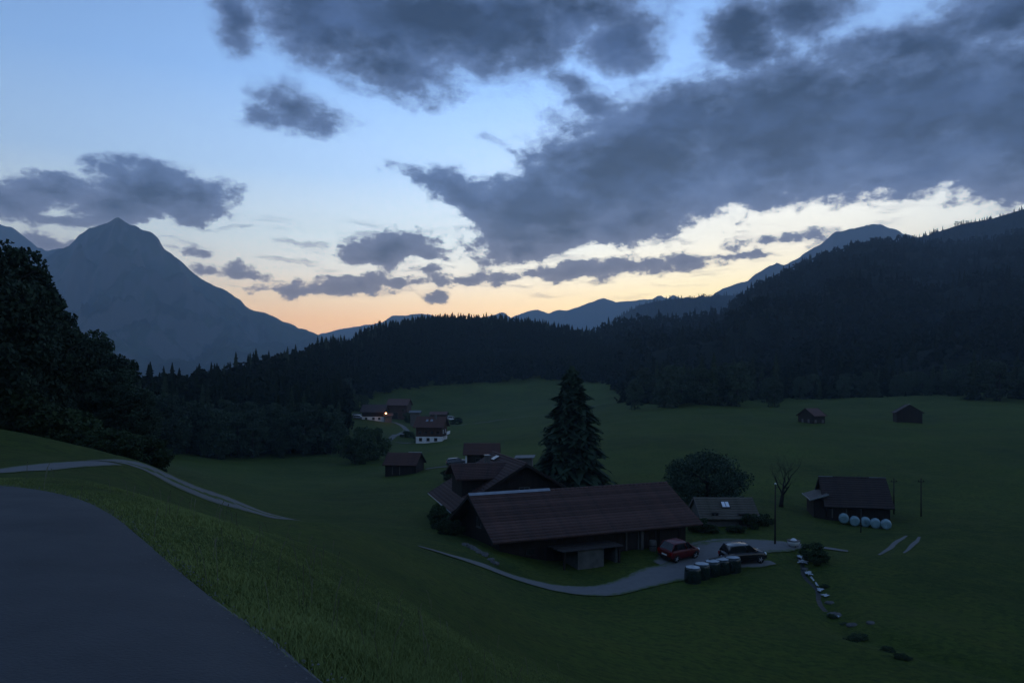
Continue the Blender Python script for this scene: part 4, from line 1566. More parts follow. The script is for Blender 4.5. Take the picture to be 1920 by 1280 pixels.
# stone footing, door with pale frame, timber bay
fb = MB()
fb.box(-hx - 0.05, hx + 0.05, -hy - 0.06, -hy - 0.035, -1.5, 0.85)
fb.build('stone_footing', M['stone'], barn)
xd0, xd1 = local_x(barn, -hy, 1172), local_x(barn, -hy, 1197)
dx, dw = (xd0 + xd1) / 2, xd1 - xd0
d_ = door(barn, dx, 0.95, 1.42, -hy - 0.03, -1, M['wood'], M['greywood'], 1.3)
o = MB().box(dx - 0.9, dx + 0.75, -hy - 0.75, -hy - 0.13, 1.12, 1.26).build('door_step', M['white'], barn)
o['label'] = 'white painted slab in front of the barn door'
o = MB().box(dx + 0.66, dx + 0.88, -hy - 0.30, -hy - 0.13, 1.27, 2.75).build('post', M['greywood'], barn)
for q in (-5.6, -1.4):
    window(barn, q, 1.75, 0.75, 0.5, -hy - 0.03, fm=M['wood'])
door(barn, 6.4, 1.7, 1.4, -hy - 0.03, -1, M['wood'], M['wood'], 1.2)
# hayloft gable openings at the left end
window(barn, 0.0, 3.3, 0.8, 0.8, -hx - 0.0, -1, 'x')

# concrete dung pit with a plank roof against the barn front
cx0, cx1 = local_x(barn, -hy - 2.3, 1081), local_x(barn, -hy - 2.3, 1133)
pit = thing('lean_to', 'small concrete walled lean-to with a flat plank roof in front of the long barn', 'shed', to_world(barn, ((cx0 + cx1) / 2, -hy - 1.3, 0)) * KB, barn_rz)
pit.location.z = H1(pit.location.x, pit.location.y)
w2 = (cx1 - cx0) / 2
MB().box(-w2, w2, -1.15, -0.95, -0.6, 1.35).build('wall', M['concrete'], pit)
MB().box(-w2, -w2 + 0.2, -0.94, 0.9, -0.6, 1.35).build('wall', M['concrete'], pit)
MB().box(w2 + 1.2, w2 + 1.4, -0.9, 0.9, -0.6, 1.25).build('wall', M['stone'], pit)
pr = MB().box(-w2 - 1.3, w2 + 1.6, -0.9, 1.0, 1.36, 1.41)
rf = pr.build('roof', M['wood'], pit)
for i in range(9):
    y0 = -1.35 + i * 0.27
    MB().box(-w2 - 1.45 + rng.uniform(-.1, .1), w2 + 1.75 + rng.uniform(-.1, .1), y0, y0 + 0.24, 1.415 + 0.012 * (i % 2), 1.455 + 0.012 * (i % 2)).build('plank', M['wood'], rf)
for x in (-w2 - 1.1, w2 + 1.45):
    MB().box(x - 0.07, x + 0.07, -1.1, -0.96, -0.6, 1.36).build('post', M['wood'], pit)
brl = thing('barrel', 'pale round barrel beside the barn door post', 'barrel', to_world(barn, (dx + 1.5, -hy - 0.6, 0)) * KB)
brl.location.z = H1(brl.location.x, brl.location.y)
MB().lathe([(0.26, 0), (0.31, 0.2), (0.33, 0.42), (0.31, 0.65), (0.27, 0.85), (0.24, 0.85), (0.22, 0.8)], 16).build('body', M['greywood'], brl)
MB().lathe([(0.335, 0.38), (0.34, 0.40), (0.34, 0.44), (0.335, 0.46)], 16).build('hoop', M['iron'], brl)

# ---- the farmhouse behind it, gable towards the barn
rdir = Vector((-0.264, 0.964, 0))
fl = 12.4
fc = Vector((1.3, 68, 0)) + rdir * (fl / 2)
gf = -14.2
frz = math.atan2(rdir.y, rdir.x)
house, house_roof, hd = gable_house('farmhouse', 'dark timber farmhouse with a broad tiled gable roof behind the long barn', 'house', (fc.x, fc.y, gf), frz, fl, 6.74, -7.08 - gf, 0.588, 0.8, 1.0, M['wood'], M['tile'], courses=22, depth=1.5, gutter=True)
hx2, hy2, wt2, eave2, th2 = hd
hr = -7.08 - gf
# cross gable standing out of the left slope
xw, zw, runw, tw = -1.35, hr - 0.27, 2.84, 0.405
wl_ = MB()
ya, yb = 0.5, 5.35
ew = zw - runw * tw
for yy in (yb - 0.15,):
    vs = [(xw - runw + 0.55, yy, 2.6), (xw + runw - 0.55, yy, 2.6), (xw + runw - 0.55, yy, ew + 0.05), (xw, yy, zw - 0.14), (xw - runw + 0.55, yy, ew + 0.05)]
    vs2 = [(a, b + 0.15, c) for a, b, c in vs]
    wl_.add(vs + vs2, [(4, 3, 2, 1, 0), (5, 6, 7, 8, 9)] + [(i, (i + 1) % 5, 5 + (i + 1) % 5, 5 + i) for i in range(5)])
wl_.box(xw - runw + 0.55, xw - runw + 0.7, ya + 0.6, yb - 0.15, 2.9, ew + 0.12)
wl_.box(xw + runw - 0.7, xw + runw - 0.55, ya + 0.6, yb - 0.15, 2.9, ew + 0.12)
wl_.build('cross_gable_wall', M['wood'], house)
rb = MB()
yo, yi = 5.95, 0.36
rb.slab((xw - runw, yo, ew), (xw - runw, yi + 2.0, ew), (xw, yi, zw), (xw, yo, zw), 0.12)
rb.slab((xw + runw, yi + 2.0, ew), (xw + runw, yo, ew), (xw, yo, zw), (xw, yi, zw), 0.12)
cr = rb.build('cross_gable_roof', M['tile'], house)
nC = 10
sl = runw / math.cos(math.atan(tw))
for side in (-1, 1):
    for i in range(nC):
        u = i * sl / nC
        f_ = u / sl
        y_in = yi + 2.0 * (1 - f_)
        me = course_mesh(round(yo - y_in, 1), sl / nC, M['tile'], seed=i % 4)
        o = link('tile_course', me, cr)
        o.location = (xw + side * (runw - u * math.cos(math.atan(tw))), (yo + y_in) / 2, ew + u * math.sin(math.atan(tw)) + 0.004)
        o.rotation_euler = (math.atan(tw), 0, -math.pi / 2 if side < 0 else math.pi / 2)
window(house, 2.9, 3.2, 0.9, 1.0, xw - runw + 0.55, -1, 'x')
for q in (-3.6, 3.6, 0):
    window(house, q, 1.2 if q else 3.9, 1.0, 1.1, -hx2, -1, 'x')
for q in (-4.0, -1.0, 2.2):
    window(house, q, 1.2, 0.9, 1.1, hy2, 1, 'y')
door(house, 4.4, 1.0, 2.0, hy2, 1, M['wood'], M['greywood'], 0.0)
# skylight high on the left slope, flue behind it
sk = MB()
y0, y1 = 0.38, 0.95
sk.slab((2.0, y1, hr - y1 * 0.588 + 0.16), (2.0, y0, hr - y0 * 0.588 + 0.16), (3.1, y0, hr - y0 * 0.588 + 0.16), (3.1, y1, hr - y1 * 0.588 + 0.16), -0.07)
o = sk.build('skylight', M['zinc'], house_roof)
o['label'] = 'pale metal skylight near the ridge'
fb = MB().box(1.0, 1.45, 1.6, 2.05, hr - 1.6, hr + 0.15)
o = fb.build('chimney', M['stone'], house_roof)
MB().box(0.94, 1.51, 1.54, 2.11, hr + 0.153, hr + 0.22).build('chimney_cap', M['zinc'], house_roof)


for o in (barn, house):
    o.location = o.location * KB
    o.scale = (KB, KB, KB)


def far_house(name, label, cat, px0, px1, pyr, Y, rz, run, tanp, wallm, roofm, lower=None, og=0.5, oe=0.6, courses=0, group=None, gutter=False, cap=False, ground=None):
    """a house whose ridge spans px0..px1 at height pyr, Y metres ahead"""
    xm = ((px0 + px1) / 2 - PX0) / F * Y
    L = (px1 - px0) / F * Y / max(0.3, math.cos(rz))
    g = H1(xm, Y) if ground is None else ground
    ridge = (HOR - pyr) / F * Y - g
    return gable_house(name, label, cat, (xm, Y, g), rz, L, run, ridge, tanp, og, oe, wallm, roofm, courses, group, cap=cap, lower=lower, gutter=gutter)


# small brown house behind the farmhouse
sh, r_, d = far_house('small_house', 'small brown roofed house with a pale corner post just behind the farmhouse', 'house', 870, 938, 830, 130, 0.0, 2.9, 0.6, M['wood'], M['tile_far'], courses=9)
MB().box(-d[0] - 0.12, -d[0] + 0.14, -d[1] - 0.16, -d[1] + 0.1, 0, d[2]).build('post', M['white'], sh)
window(sh, -0.6, 1.0, 0.8, 0.9, -d[1])
door(sh, 1.4, 0.9, 1.9, -d[1])
# little metal roofed shed right of the farmhouse roof
g_ = at(984, 128)
ms = thing('metal_shed', 'little shed with a grey flat metal roof left of the tall fir', 'shed', g_, -0.1)
hh = (HOR - 855) / F * 128 - g_.z
MB().box(-1.3, 1.3, -1.2, 1.2, -0.5, hh - 0.12).build('wall', M['greywood'], ms)
MB().slab((-1.65, -1.6, hh - 0.18), (1.65, -1.6, hh - 0.06), (1.65, 1.6, hh + 0.12), (-1.65, 1.6, hh), 0.08).build('roof', M['zinc_dull'], ms)
# hut on the meadow, left
hut, r_, d = far_house('hut', 'small brown roofed hut alone on the meadow left of the farmhouse', 'hut', 727, 791, 848, 138, -0.16, 3.2, 0.62, M['wood'], M['tile_far'], courses=9, og=0.3, oe=0.6)
door(hut, -0.8, 1.2, 1.5, -d[1])
o = MB().box(0.7, 3.15, -0.15, 0.15, d[3] + 3.2 * 0.62 + 0.03, d[3] + 3.2 * 0.62 + 0.12).build('metal_ridge_cap', M['zinc'], r_)

# ---- the hamlet
wh, r_, d = far_house('white_house', 'house with white ground floor, brown timber upper floor and broad red brown roof', 'house', 781, 838, 781, 224, -0.10, 5.0, 0.58, M['brown'], M['tile_far'], lower=(M['plaster'], 1.75), courses=11, og=0.7, oe=0.9, cap=True)
for q in (-2.4, -0.2, 2.0):
    window(wh, q, 0.5, 0.9, 0.9, -d[1] - 0.03)
for q in (-2.6, -0.9, 0.9, 2.6):
    window(wh, q, 2.4, 0.8, 0.95, -d[1], fm=M['brown'])
for q in (-2.0, 1.5):
    window(wh, q, 2.6, 0.9, 1.0, d[0], 1, 'x', fm=M['white'])
MB().box(d[0] + 0.01, d[0] + 1.2, -2.6, 2.6, 2.1, 2.25).build('balcony_floor', M['brown'], wh)
MB().box(d[0] + 1.12, d[0] + 1.2, -2.6, 2.6, 2.26, 3.1).build('balcony_rail', M['white'], wh)
rgd = d[3] + 5.0 * 0.58
MB().box(1.1, 1.7, -1.3, -0.7, rgd - 0.9, rgd + 0.7).build('chimney', M['stone'], r_)
for q in (0.4, -0.9):
    zc = rgd - 2.0 * 0.58
    MB().slab((q - 0.35, -2.45, zc - 0.26 + 0.14), (q + 0.35, -2.45, zc - 0.26 + 0.14), (q + 0.35, -1.6, zc + 0.23 + 0.14), (q - 0.35, -1.6, zc + 0.23 + 0.14), -0.05).build('skylight', M['glass_sky'], r_)
sh2, r_, d = far_house('open_shelter', 'low brown roofed shelter behind the white house', 'shed', 806, 840, 771, 318, -0.05, 3.0, 0.4, M['wood'], M['tile_far'])
fbn, r_, d = far_house('brown_barn', 'large dull brown barn standing highest in the hamlet', 'barn', 728, 770, 747.5, 325, -0.12, 4.6, 0.58, M['brown'], M['tile_far'], og=0.6, oe=0.9)
door(fbn, -1.0, 2.6, 2.6, -d[1])
window(fbn, 2.6, 3.0, 1.0, 1.0, -d[1])
an, r_, d = far_house('lean_shed', 'small grey roofed shed between the brown barn and the white house', 'shed', 768, 790, 769, 285, 0.0, 2.2, 0.35, M['greywood'], M['zinc_dull'])
lh, r_, d = far_house('dark_house', 'dark roofed house with white base and a glowing lamp on its wall', 'house', 680, 727, 758, 293, -0.05, 4.6, 0.6, M['wood'], M['slate'], lower=(M['plaster'], 1.5), og=0.6, oe=0.9)
for q in (-2.6, 0.2, 2.4):
    window(lh, q, 0.4, 0.9, 0.8, -d[1] - 0.03)
ex, r_, d2 = far_house('annex', 'low dark annex with pale gable wall right of the lamp lit house', 'shed', 720, 737, 774, 289, 0.1, 2.0, 0.5, M['greywood'], M['slate'])
wt_, r_, d3 = far_house('pale_shed', 'tiny shed with pale low roof left of the lamp lit house', 'shed', 662, 677, 775, 296, 0.0, 1.6, 0.35, M['plaster'], M['zinc_dull'])

# the lit lamp
lampm = bpy.data.materials.new('lamp_glow')
lampm.use_nodes = True
nt = lampm.node_tree
nt.nodes.clear()
em = nt.nodes.new('ShaderNodeEmission')
em.inputs[0].default_value = (1.0, 0.45, 0.15, 1)
em.inputs[1].default_value = 18.0
oo = nt.nodes.new('ShaderNodeOutputMaterial')
nt.links.new(em.outputs[0], oo.inputs[0])
lp = Vector(W(723.5, 774.5, 286.5))
lamp = thing('wall_lamp', 'glowing orange lamp in the hamlet, the only lit light', 'lamp', lp)
MB().box(-0.05, 0.05, 0.0, 1.6, 0.18, 0.26).build('bracket', M['iron'], lamp)
MB().lathe([(0.02, -0.26), (0.2, -0.2), (0.26, 0), (0.2, 0.16), (0.02, 0.2)], 10).build('bulb', lampm, lamp)
pl = bpy.data.lights.new('lamp_light', 'POINT')
pl.energy = 120
pl.color = (1.0, 0.45, 0.15)
pl.shadow_soft_size = 0.3
plo = bpy.data.objects.new('lamp_light', pl)
COL.objects.link(plo)
plo.parent = lamp
plo.location = (0, -0.5, 0.3)

# ---- right hand side huts
h1, r_, d = far_house('open_hut', 'small brown roofed hut with open pale legs on the far right meadow', 'hut', 1507, 1536, 765, 193, 0.42, 3.0, 0.62, M['wood'], M['tile_far'], og=0.2, oe=0.5)
for q in (-1.2, 1.2):
    MB().box(q - 0.35, q + 0.35, -d[1] - 0.05, -d[1] + 0.02 - 0.03, 0, 0.8).build('panel', M['stone'], h1)
for q in (-1.0, 1.0):
    MB().box(-d[0] - 0.06, -d[0] - 0.01, q - 0.3, q + 0.3, 0, 0.9).build('panel', M['stone'], h1)
h2, r_, d = far_house('dark_hut', 'dark gabled hut with a pale ridge tip on the far right meadow', 'hut', 1697, 1706, 758, 196, 1.35, 3.4, 0.62, M['wood'], M['slate'], og=0.2, oe=0.4)
h2r = d[3] + 3.4 * 0.62
MB().box(-d[0] - 0.2, -d[0] + 0.6, -0.2, 0.2, h2r + 0.03, h2r + 0.1).build('metal_ridge_cap', M['zinc'], r_)

# ---- hay barn with its lean-to
xm = (1597 - PX0) / F * 84.8
gh = -14.3
hb, r_, hdim = gable_house('hay_barn', 'dark hay barn with steep shingled roof on the right meadow behind pale bales', 'barn', (xm, 84.8, gh), math.radians(-12), 6.9, 3.6, -10.33 - gh, 0.76, 0.3, 0.5, M['wood'], M['slate'], courses=13, depth=1.2, boards=1)
hxh, hyh, wth, eh, thh = hdim
rz_ = -10.33 - gh
for a, b in ((-3.45, -2.0), (1.75, 3.45)):
    MB().box(a, b, -0.16, 0.16, rz_ + 0.06, rz_ + 0.12).build('metal_ridge_cap', M['zinc'], r_)
lb = MB()
lb.box(-hxh - 1.3, -hxh - 0.02, -hyh + 0.2, 1.6, -1.0, 1.75)
lb.build('lean_to_wall', M['wood'], hb)
lr = MB().slab((-hxh - 1.7, -hyh - 0.3, 1.85), (-hxh + 0.18, -hyh - 0.3, 2.5), (-hxh + 0.18, 2.0, 2.5), (-hxh - 1.7, 2.0, 1.85), 0.07).build('lean_to_roof', M['greywood'], hb)
MB().box(-hxh - 1.75, -hxh - 1.70 - 0.004, -hyh - 0.32, 2.02, 1.77, 1.9).build('fascia', M['zinc'], lr)
MB().add([(-hxh - 1.76, -hyh - 0.36, 1.78), (-hxh + 0.16, -hyh - 0.36, 2.43), (-hxh + 0.16, -hyh - 0.36, 2.55), (-hxh - 1.76, -hyh - 0.36, 1.90),
          (-hxh - 1.76, -hyh - 0.31, 1.78), (-hxh + 0.16, -hyh - 0.31, 2.43), (-hxh + 0.16, -hyh - 0.31, 2.55), (-hxh - 1.76, -hyh - 0.31, 1.90)],
         [(0, 1, 2, 3), (7, 6, 5, 4), (0, 4, 5, 1), (1, 5, 6, 2), (2, 6, 7, 3), (3, 7, 4, 0)]).build('barge_board', M['zinc'], lr)
door(hb, -1.9, 1.3, 1.0, -hyh, -1, M['wood'], M['greywood'], 0.0)

# ---- garden shed right of the barn
gs, r_, d = far_house('garden_shed', 'low weathered shed with a framed roof window among bushes right of the long barn', 'shed', 1301, 1409, 932, 76.5, -0.02, 3.0, 0.55, M['greywood'], M['greytile'], courses=9, og=0.2, oe=0.4)
grid_ = d[3] + 3.0 * 0.55
qx = local_x(gs, -1.3, 1360)
y0, y1 = -1.75, -0.85
zf = lambda y: grid_ + y * 0.55 + 0.17
fr = MB().slab((qx - 0.42, y0, zf(y0)), (qx + 0.42, y0, zf(y0)), (qx + 0.42, y1, zf(y1)), (qx - 0.42, y1, zf(y1)), -0.05)
o = fr.build('roof_window', M['iron'], r_)
for k in (0, 1):
    a, b = (qx - 0.34, qx - 0.03) if k == 0 else (qx + 0.03, qx + 0.34)
    e0, e1 = y0 + 0.1, y1 - 0.1
    MB().slab((a, e0, zf(e0) + 0.055), (b, e0, zf(e0) + 0.055), (b, e1, zf(e1) + 0.055), (a, e1, zf(e1) + 0.055), 0.003).build('pane', M['glass_sky'] if k else M['white'], o) if False else \
        MB().slab((a, e0, zf(e0) + 0.066), (b, e0, zf(e0) + 0.066), (b, e1, zf(e1) + 0.066), (a, e1, zf(e1) + 0.066), 0.012).build('pane', M['lens'], o)  # panes in near-white colour, painting in the reflected sky
window(gs, -1.4, 0.55, 0.8, 0.7, -d[1])
door(gs, 1.3, 0.9, 1.1, -d[1])


# ------------------------------------------------------------------ cars
def car(label, paint, roofpaint, loc, rz, L, Wd, Ht, group='parked cars'):
    """local +x is the front"""
    t = thing('car', label, 'car', loc, rz, group)
    hL, hw = L / 2, Wd / 2
    # lower body: stations along the length, (x, bottom z, shoulder z, top z, half width)
    st = [(-hL, 0.42, 0.72, 0.80, hw * 0.80), (-hL + 0.06, 0.30, 0.82, 0.92, hw * 0.92), (-hL + 0.35, 0.24, 0.86, 0.98, hw * 0.985), (-0.45 * hL, 0.22, 0.86, 0.97, hw), (0.05 * hL, 0.22, 0.85, 0.95, hw),
          (0.38 * hL, 0.22, 0.83, 0.94, hw * 0.995), (0.55 * hL, 0.23, 0.80, 0.93, hw * 0.985), (0.78 * hL, 0.24, 0.74, 0.86, hw * 0.95), (hL - 0.10, 0.28, 0.64, 0.74, hw * 0.86), (hL, 0.38, 0.54, 0.60, hw * 0.72)]
    V, Fq = [], []
    for (x, zb, zs, zt, w) in st:
        prof = [(-w * 0.90, zb), (-w, zb + 0.14), (-w * 1.0, (zb + zs) / 2 + 0.06), (-w * 0.965, zs), (-w * 0.86, zt - 0.015), (-w * 0.45, zt + 0.02), (0, zt + 0.03),
                (w * 0.45, zt + 0.02), (w * 0.86, zt - 0.015), (w * 0.965, zs), (w, (zb + zs) / 2 + 0.06), (w, zb + 0.14), (w * 0.90, zb)]
        V += [(x, y, z) for y, z in prof]
    n, m = len(st), 13
    for i in range(n - 1):
        for k in range(m - 1):
            Fq.append((i * m + k, i * m + k + 1, (i + 1) * m + k + 1, (i + 1) * m + k))
        Fq.append((i * m + m - 1, i * m, (i + 1) * m, (i + 1) * m + m - 1))
    mb = MB().add(V, Fq, True)
    mb.add([V[k] for k in range(m)], [tuple(range(m))[::-1]])
    mb.add([V[(n - 1) * m + k] for k in range(m)], [tuple(range(m))])
    body = mb.build('body', paint, t)
    # cabin: glass shell, painted roof and pillars
    zt, zr = 0.93, Ht
    bot = [(-hL + 0.10, hw * 0.82), (0.50 * hL, hw * 0.84)]
    top = [(-hL + 0.42, hw * 0.66), (0.10 * hL, hw * 0.68)]
    c = [(bot[0][0], -bot[0][1], zt), (bot[1][0], -bot[1][1], zt - 0.02), (bot[1][0], bot[1][1], zt - 0.02), (bot[0][0], bot[0][1], zt),
         (top[0][0], -top[0][1], zr - 0.05), (top[1][0], -top[1][1], zr - 0.05), (top[1][0], top[1][1], zr - 0.05), (top[0][0], top[0][1], zr - 0.05)]
    names = [('side_window', (0, 1, 5, 4)), ('windscreen', (1, 2, 6, 5)), ('side_window', (2, 3, 7, 6)), ('rear_window', (3, 0, 4, 7))]
    for nm, f in names:
        MB().slab(*[c[i] for i in f], 0.02).build(nm, M['glass'], t)
    rb = MB()
    x0, x1, w0 = top[0][0] - 0.04, top[1][0] + 0.04, hw * 0.70
    rv, rf_ = [], []
    xs = np.linspace(x0, x1, 7)
    for i, x in enumerate(xs):
        u = (i / 6 - 0.45) * 2
        zz_ = zr - 0.05 * u * u
        for y, dz in ((-w0, -0.055), (-w0 * 0.9, -0.015), (-w0 * 0.5, 0.0), (0, 0.008), (w0 * 0.5, 0.0), (w0 * 0.9, -0.015), (w0, -0.055)):
            rv.append((x, y, zz_ + dz))
    for i in range(6):
        for k in range(6):
            rf_.append((i * 7 + k, (i + 1) * 7 + k, (i + 1) * 7 + k + 1, i * 7 + k + 1))
    rb.add(rv, rf_, True)
    k0 = len(rv)
    rb.add([(x, y, z - 0.06) for x, y, z in rv], [f[::-1] for f in rf_], True)
    rb.build('roof', roofpaint, t)
    for sy in (-1, 1):
        pb = MB()
        o_ = 0.012
        pil = [(c[0 if sy < 0 else 3], c[4 if sy < 0 else 7]), (c[1 if sy < 0 else 2], c[5 if sy < 0 else 6]), ((0.02 * hL, sy * hw * 0.84, zt), (-0.12 * hL, sy * hw * 0.68, zr - 0.06))]
        for a, b in pil:
            pb.tube([(a[0], a[1] + sy * o_, a[2]), (b[0], b[1] + sy * o_, b[2])], 0.045, 6)
        pb.build('pillars', paint, t)
        MB().box(0.36 * hL, 0.36 * hL + 0.14, *sorted((sy * hw * 0.93, sy * (hw + 0.13))), 0.95, 1.07).build('mirror', paint, t)
        MB().box(-0.12 * hL, -0.12 * hL + 0.14, *sorted((sy * (hw - 0.01), sy * (hw + 0.03))), 0.74, 0.78).build('door_handle', M['plastic'], t)
        hb_ = MB().lathe([(0.01, -0.02), (0.12, 0.0), (0.15, 0.05), (0.13, 0.11), (0.01, 0.14)], 10, 'x', (hL - 0.22, sy * hw * 0.70, 0.66))
        hb_.build('headlight', M['lens'], t)
        MB().box(-hL - 0.005, -hL + 0.13, *sorted((sy * hw * 0.62, sy * hw * 0.90)), 0.62, 0.86).build('tail_light', M['tail'], t)
        for x in (-hL + 0.62, hL - 0.68):
            R = 0.30
            wv = thing('wheel', None, None, (x, sy * (hw - 0.10), R))
            wv.parent = t
            MB().lathe([(0.19, -0.1), (0.27, -0.1), (R, -0.07), (R, 0.07), (0.27, 0.1), (0.19, 0.1)], 20, 'y').build('tyre', M['tyre'], wv)
            rm = MB().lathe([(0.195, -0.09), (0.195, 0.09)], 20, 'y')
            s_ = sy * 0.085
            for q in range(5):
                a = q * 2 * math.pi / 5
                rm.tube([(0, s_, 0), (0.19 * math.cos(a), s_, 0.19 * math.sin(a))], 0.035, 5)
            rm.build('rim', M['rim'], wv)
            # dark arch above the wheel
            ar = MB()
            av = []
            for q in range(11):
                a = math.pi * q / 10
                for rr2 in (0.31, 0.36):
                    av.append((x + rr2 * math.cos(a), sy * (hw + 0.006), R + rr2 * math.sin(a)))
                for rr2 in (0.36, 0.31):
                    av.append((x + rr2 * math.cos(a), sy * (hw - 0.12), R + rr2 * math.sin(a)))
            fs = []
            for q in range(10):
                for e in range(4):
                    fs.append((q * 4 + e, q * 4 + (e + 1) % 4, (q + 1) * 4 + (e + 1) % 4, (q + 1) * 4 + e))
            ar.add(av, fs).build('wheel_arch', M['plastic'], t)
    MB().box(-hL - 0.012, -hL + 0.02, -0.26, 0.26, 0.50, 0.61).build('number_plate', M['plate'], t)
    MB().box(hL - 0.03, hL + 0.012, -0.26, 0.26, 0.40, 0.51).build('number_plate', M['plate'], t)
    MB().box(-hL - 0.03, -hL + 0.12, -hw * 0.82, hw * 0.82, 0.30, 0.46).build('bumper', M['plastic'], t)
    MB().box(hL - 0.10, hL + 0.03, -hw * 0.68, hw * 0.68, 0.28, 0.39).build('bumper', M['plastic'], t)
    return t


def tilt(o):
    """set a thing on sloping ground"""
    x, y = o.location.x, o.location.y
    c, s = math.cos(o.rotation_euler.z), math.sin(o.rotation_euler.z)
    a = math.atan2(H1(x + c * 1.4, y + s * 1.4) - H1(x - c * 1.4, y - s * 1.4), 2.8)
    b = math.atan2(H1(x - s * 0.8, y + c * 0.8) - H1(x + s * 0.8, y - c * 0.8), 1.6)
    o.rotation_euler = (b, -a, o.rotation_euler.z)
    o.location.z = H1(x, y) + 0.05


tilt(car('small red car with pale rear window parked at the right end of the long barn', M['red'], M['red'], at(1272, 61.6), math.radians(38), 3.6, 1.62, 1.5))
tilt(car('black hatchback with a gleaming roof parked behind the wrapped bales', M['black'], M['grey_car'], at(1393, 59.9), math.radians(14), 3.5, 1.6, 1.5))  # roof painted lighter than the body to imitate sky gleam
tilt(car('grey car with gleaming roof parked left of the small brown house', M['grey_car'], M['silver'], at(857, 140), math.radians(8), 3.9, 1.7, 1.4))  # silver on the roof alone paints in its sky gleam
tilt(car('white van like car parked beside the low shelter in the hamlet', M['white'], M['white'], at(848, 326), math.radians(5), 4.4, 1.9, 1.9))
tilt(car('silver car parked in front of the dark house left of the lamp', M['silver'], M['silver'], at(673, 291), math.radians(0), 4.2, 1.75, 1.45))

# ------------------------------------------------------------------ silage bales
def bale(label, m, p, rz, R, Ln, group, end=None):
    o = thing('silage_bale', label, 'bale', p, rz, group)
    prof = [(0.02, -Ln / 2), (R * 0.62, -Ln / 2 - 0.015), (R * 0.86, -Ln / 2), (R * 0.97, -Ln / 2 + 0.06), (R, -Ln / 2 + 0.16), (R * 1.01, -Ln / 6), (R * 1.0, 0), (R * 1.01, Ln / 6), (R, Ln / 2 - 0.16), (R * 0.97, Ln / 2 - 0.06), (R * 0.86, Ln / 2), (R * 0.62, Ln / 2 + 0.015), (0.02, Ln / 2)]
    r = random.Random(int(p[0] * 100))
    if end:
        # standing on its flat face, with sky sheen painted on top as a pale disc
        mb = MB().lathe([(R * 0.9, 0), (R * 1.0, 0.10), (R * 1.02, Ln * 0.35), (R * 1.0, Ln * 0.7), (R * 0.98, Ln * 0.88), (R * 0.88, Ln * 0.97), (R * 0.7, Ln), (0.02, Ln + 0.02)], 26)
        tilt_ = r.uniform(-0.03, 0.03)
        mb.v = [(x + r.uniform(-.014, .014), y + r.uniform(-.014, .014), z + tilt_ * x + r.uniform(-.012, .012)) for x, y, z in mb.v]
        mb.build('wrap', m, o)
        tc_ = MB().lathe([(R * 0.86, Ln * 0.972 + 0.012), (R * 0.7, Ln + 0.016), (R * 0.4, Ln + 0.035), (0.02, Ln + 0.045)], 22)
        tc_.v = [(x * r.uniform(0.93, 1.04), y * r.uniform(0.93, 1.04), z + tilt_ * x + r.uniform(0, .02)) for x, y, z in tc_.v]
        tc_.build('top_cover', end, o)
        return o
    mb = MB().lathe(prof, 26, 'y', (0, 0, R))
    mb.v = [(x + r.uniform(-.012, .012), y + r.uniform(-.012, .012), max(0, z * (0.97 if z > R else 1)) + r.uniform(-.012, .012)) for x, y, z in mb.v]
    mb.build('wrap', m, o)
    return o


M['cover'] = mat('pale_net_cover', (0.46, 0.49, 0.52), (0.26, 0.30, 0.33), 3.0, 0.4)  # sky sheen on the bale tops, put into a pale colour
BG = 'dark wrapped silage bales in a row beside the black car'
bl = [(1299, 1090, 55.7, 'frontmost dark wrapped bale at the left end of the row by the lane'), (1316, 1084, 56.6, 'second dark wrapped bale from the lane end, touching the frontmost one'),
      (1336, 1078, 57.2, 'dark wrapped bale in the middle of the row under the end of the long pole'), (1354, 1074, 57.5, 'fourth dark wrapped bale from the lane end of the row'),
      (1374, 1069, 57.7, 'dark wrapped bale at the right end of the row against the black car')]
for i, (px, py, Y, lab) in enumerate(bl):
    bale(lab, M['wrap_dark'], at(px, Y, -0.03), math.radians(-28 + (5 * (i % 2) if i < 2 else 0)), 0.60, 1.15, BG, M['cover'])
p0, p1 = at(1329, 57.3, 1.24), at(1377, 57.9, 1.26)
tag(MB().tube([p0, (p0 + p1) / 2 + Vector((0, 0, 0.01)), p1], [0.06, 0.055, 0.05], 8).build('pole_log', M['greywood']), 'long pale pole lying along the tops of the dark bales', 'pole')

PG = 'pale blue silage bales in front of the hay barn'
for i, (px, Y, lab) in enumerate([(1582, 80.3, 'leftmost pale blue bale, standing highest in front of the hay barn'), (1602.5, 79.9, 'second pale blue bale from the left in front of the hay barn'),
                                  (1622.5, 79.5, 'middle pale blue bale behind the short thin post'), (1641.5, 78.6, 'fourth pale blue bale from the left below the hay barn eave'), (1661.5, 78.0, 'rightmost pale blue bale at the right end of the hay barn')]):
    bale(lab, M['wrap_pale'], at(px, Y, -0.02 + (0.15 if i == 0 else 0)), math.radians(-22), 0.49, 1.1, PG)

# ------------------------------------------------------------------ poles, posts and small things
def street_pole():
    p = at(1453, 66)
    t = thing('street_pole', 'slim dark pole with a small pale lamp head by the gravel lane', 'pole', p)
    h = (HOR - 908) / F * 66 - p.z
    MB().tube([(0, 0, -0.5), (0.02, 0, h * 0.5), (0.04, 0, h)], [0.085, 0.07, 0.05], 10).build('pole', M['pole'], t)
    MB().lathe([(0.02, 0), (0.07, 0.02), (0.09, 0.07), (0.06, 0.12), (0.02, 0.15)], 12, 'z', (0.04, 0, h)).build('lamp_head', M['white'], t)
    MB().tube([(0.04, 0, h - 0.35), (0.30, -0.03, h - 0.12)], 0.02, 6).build('bracket', M['iron'], t)
    return t


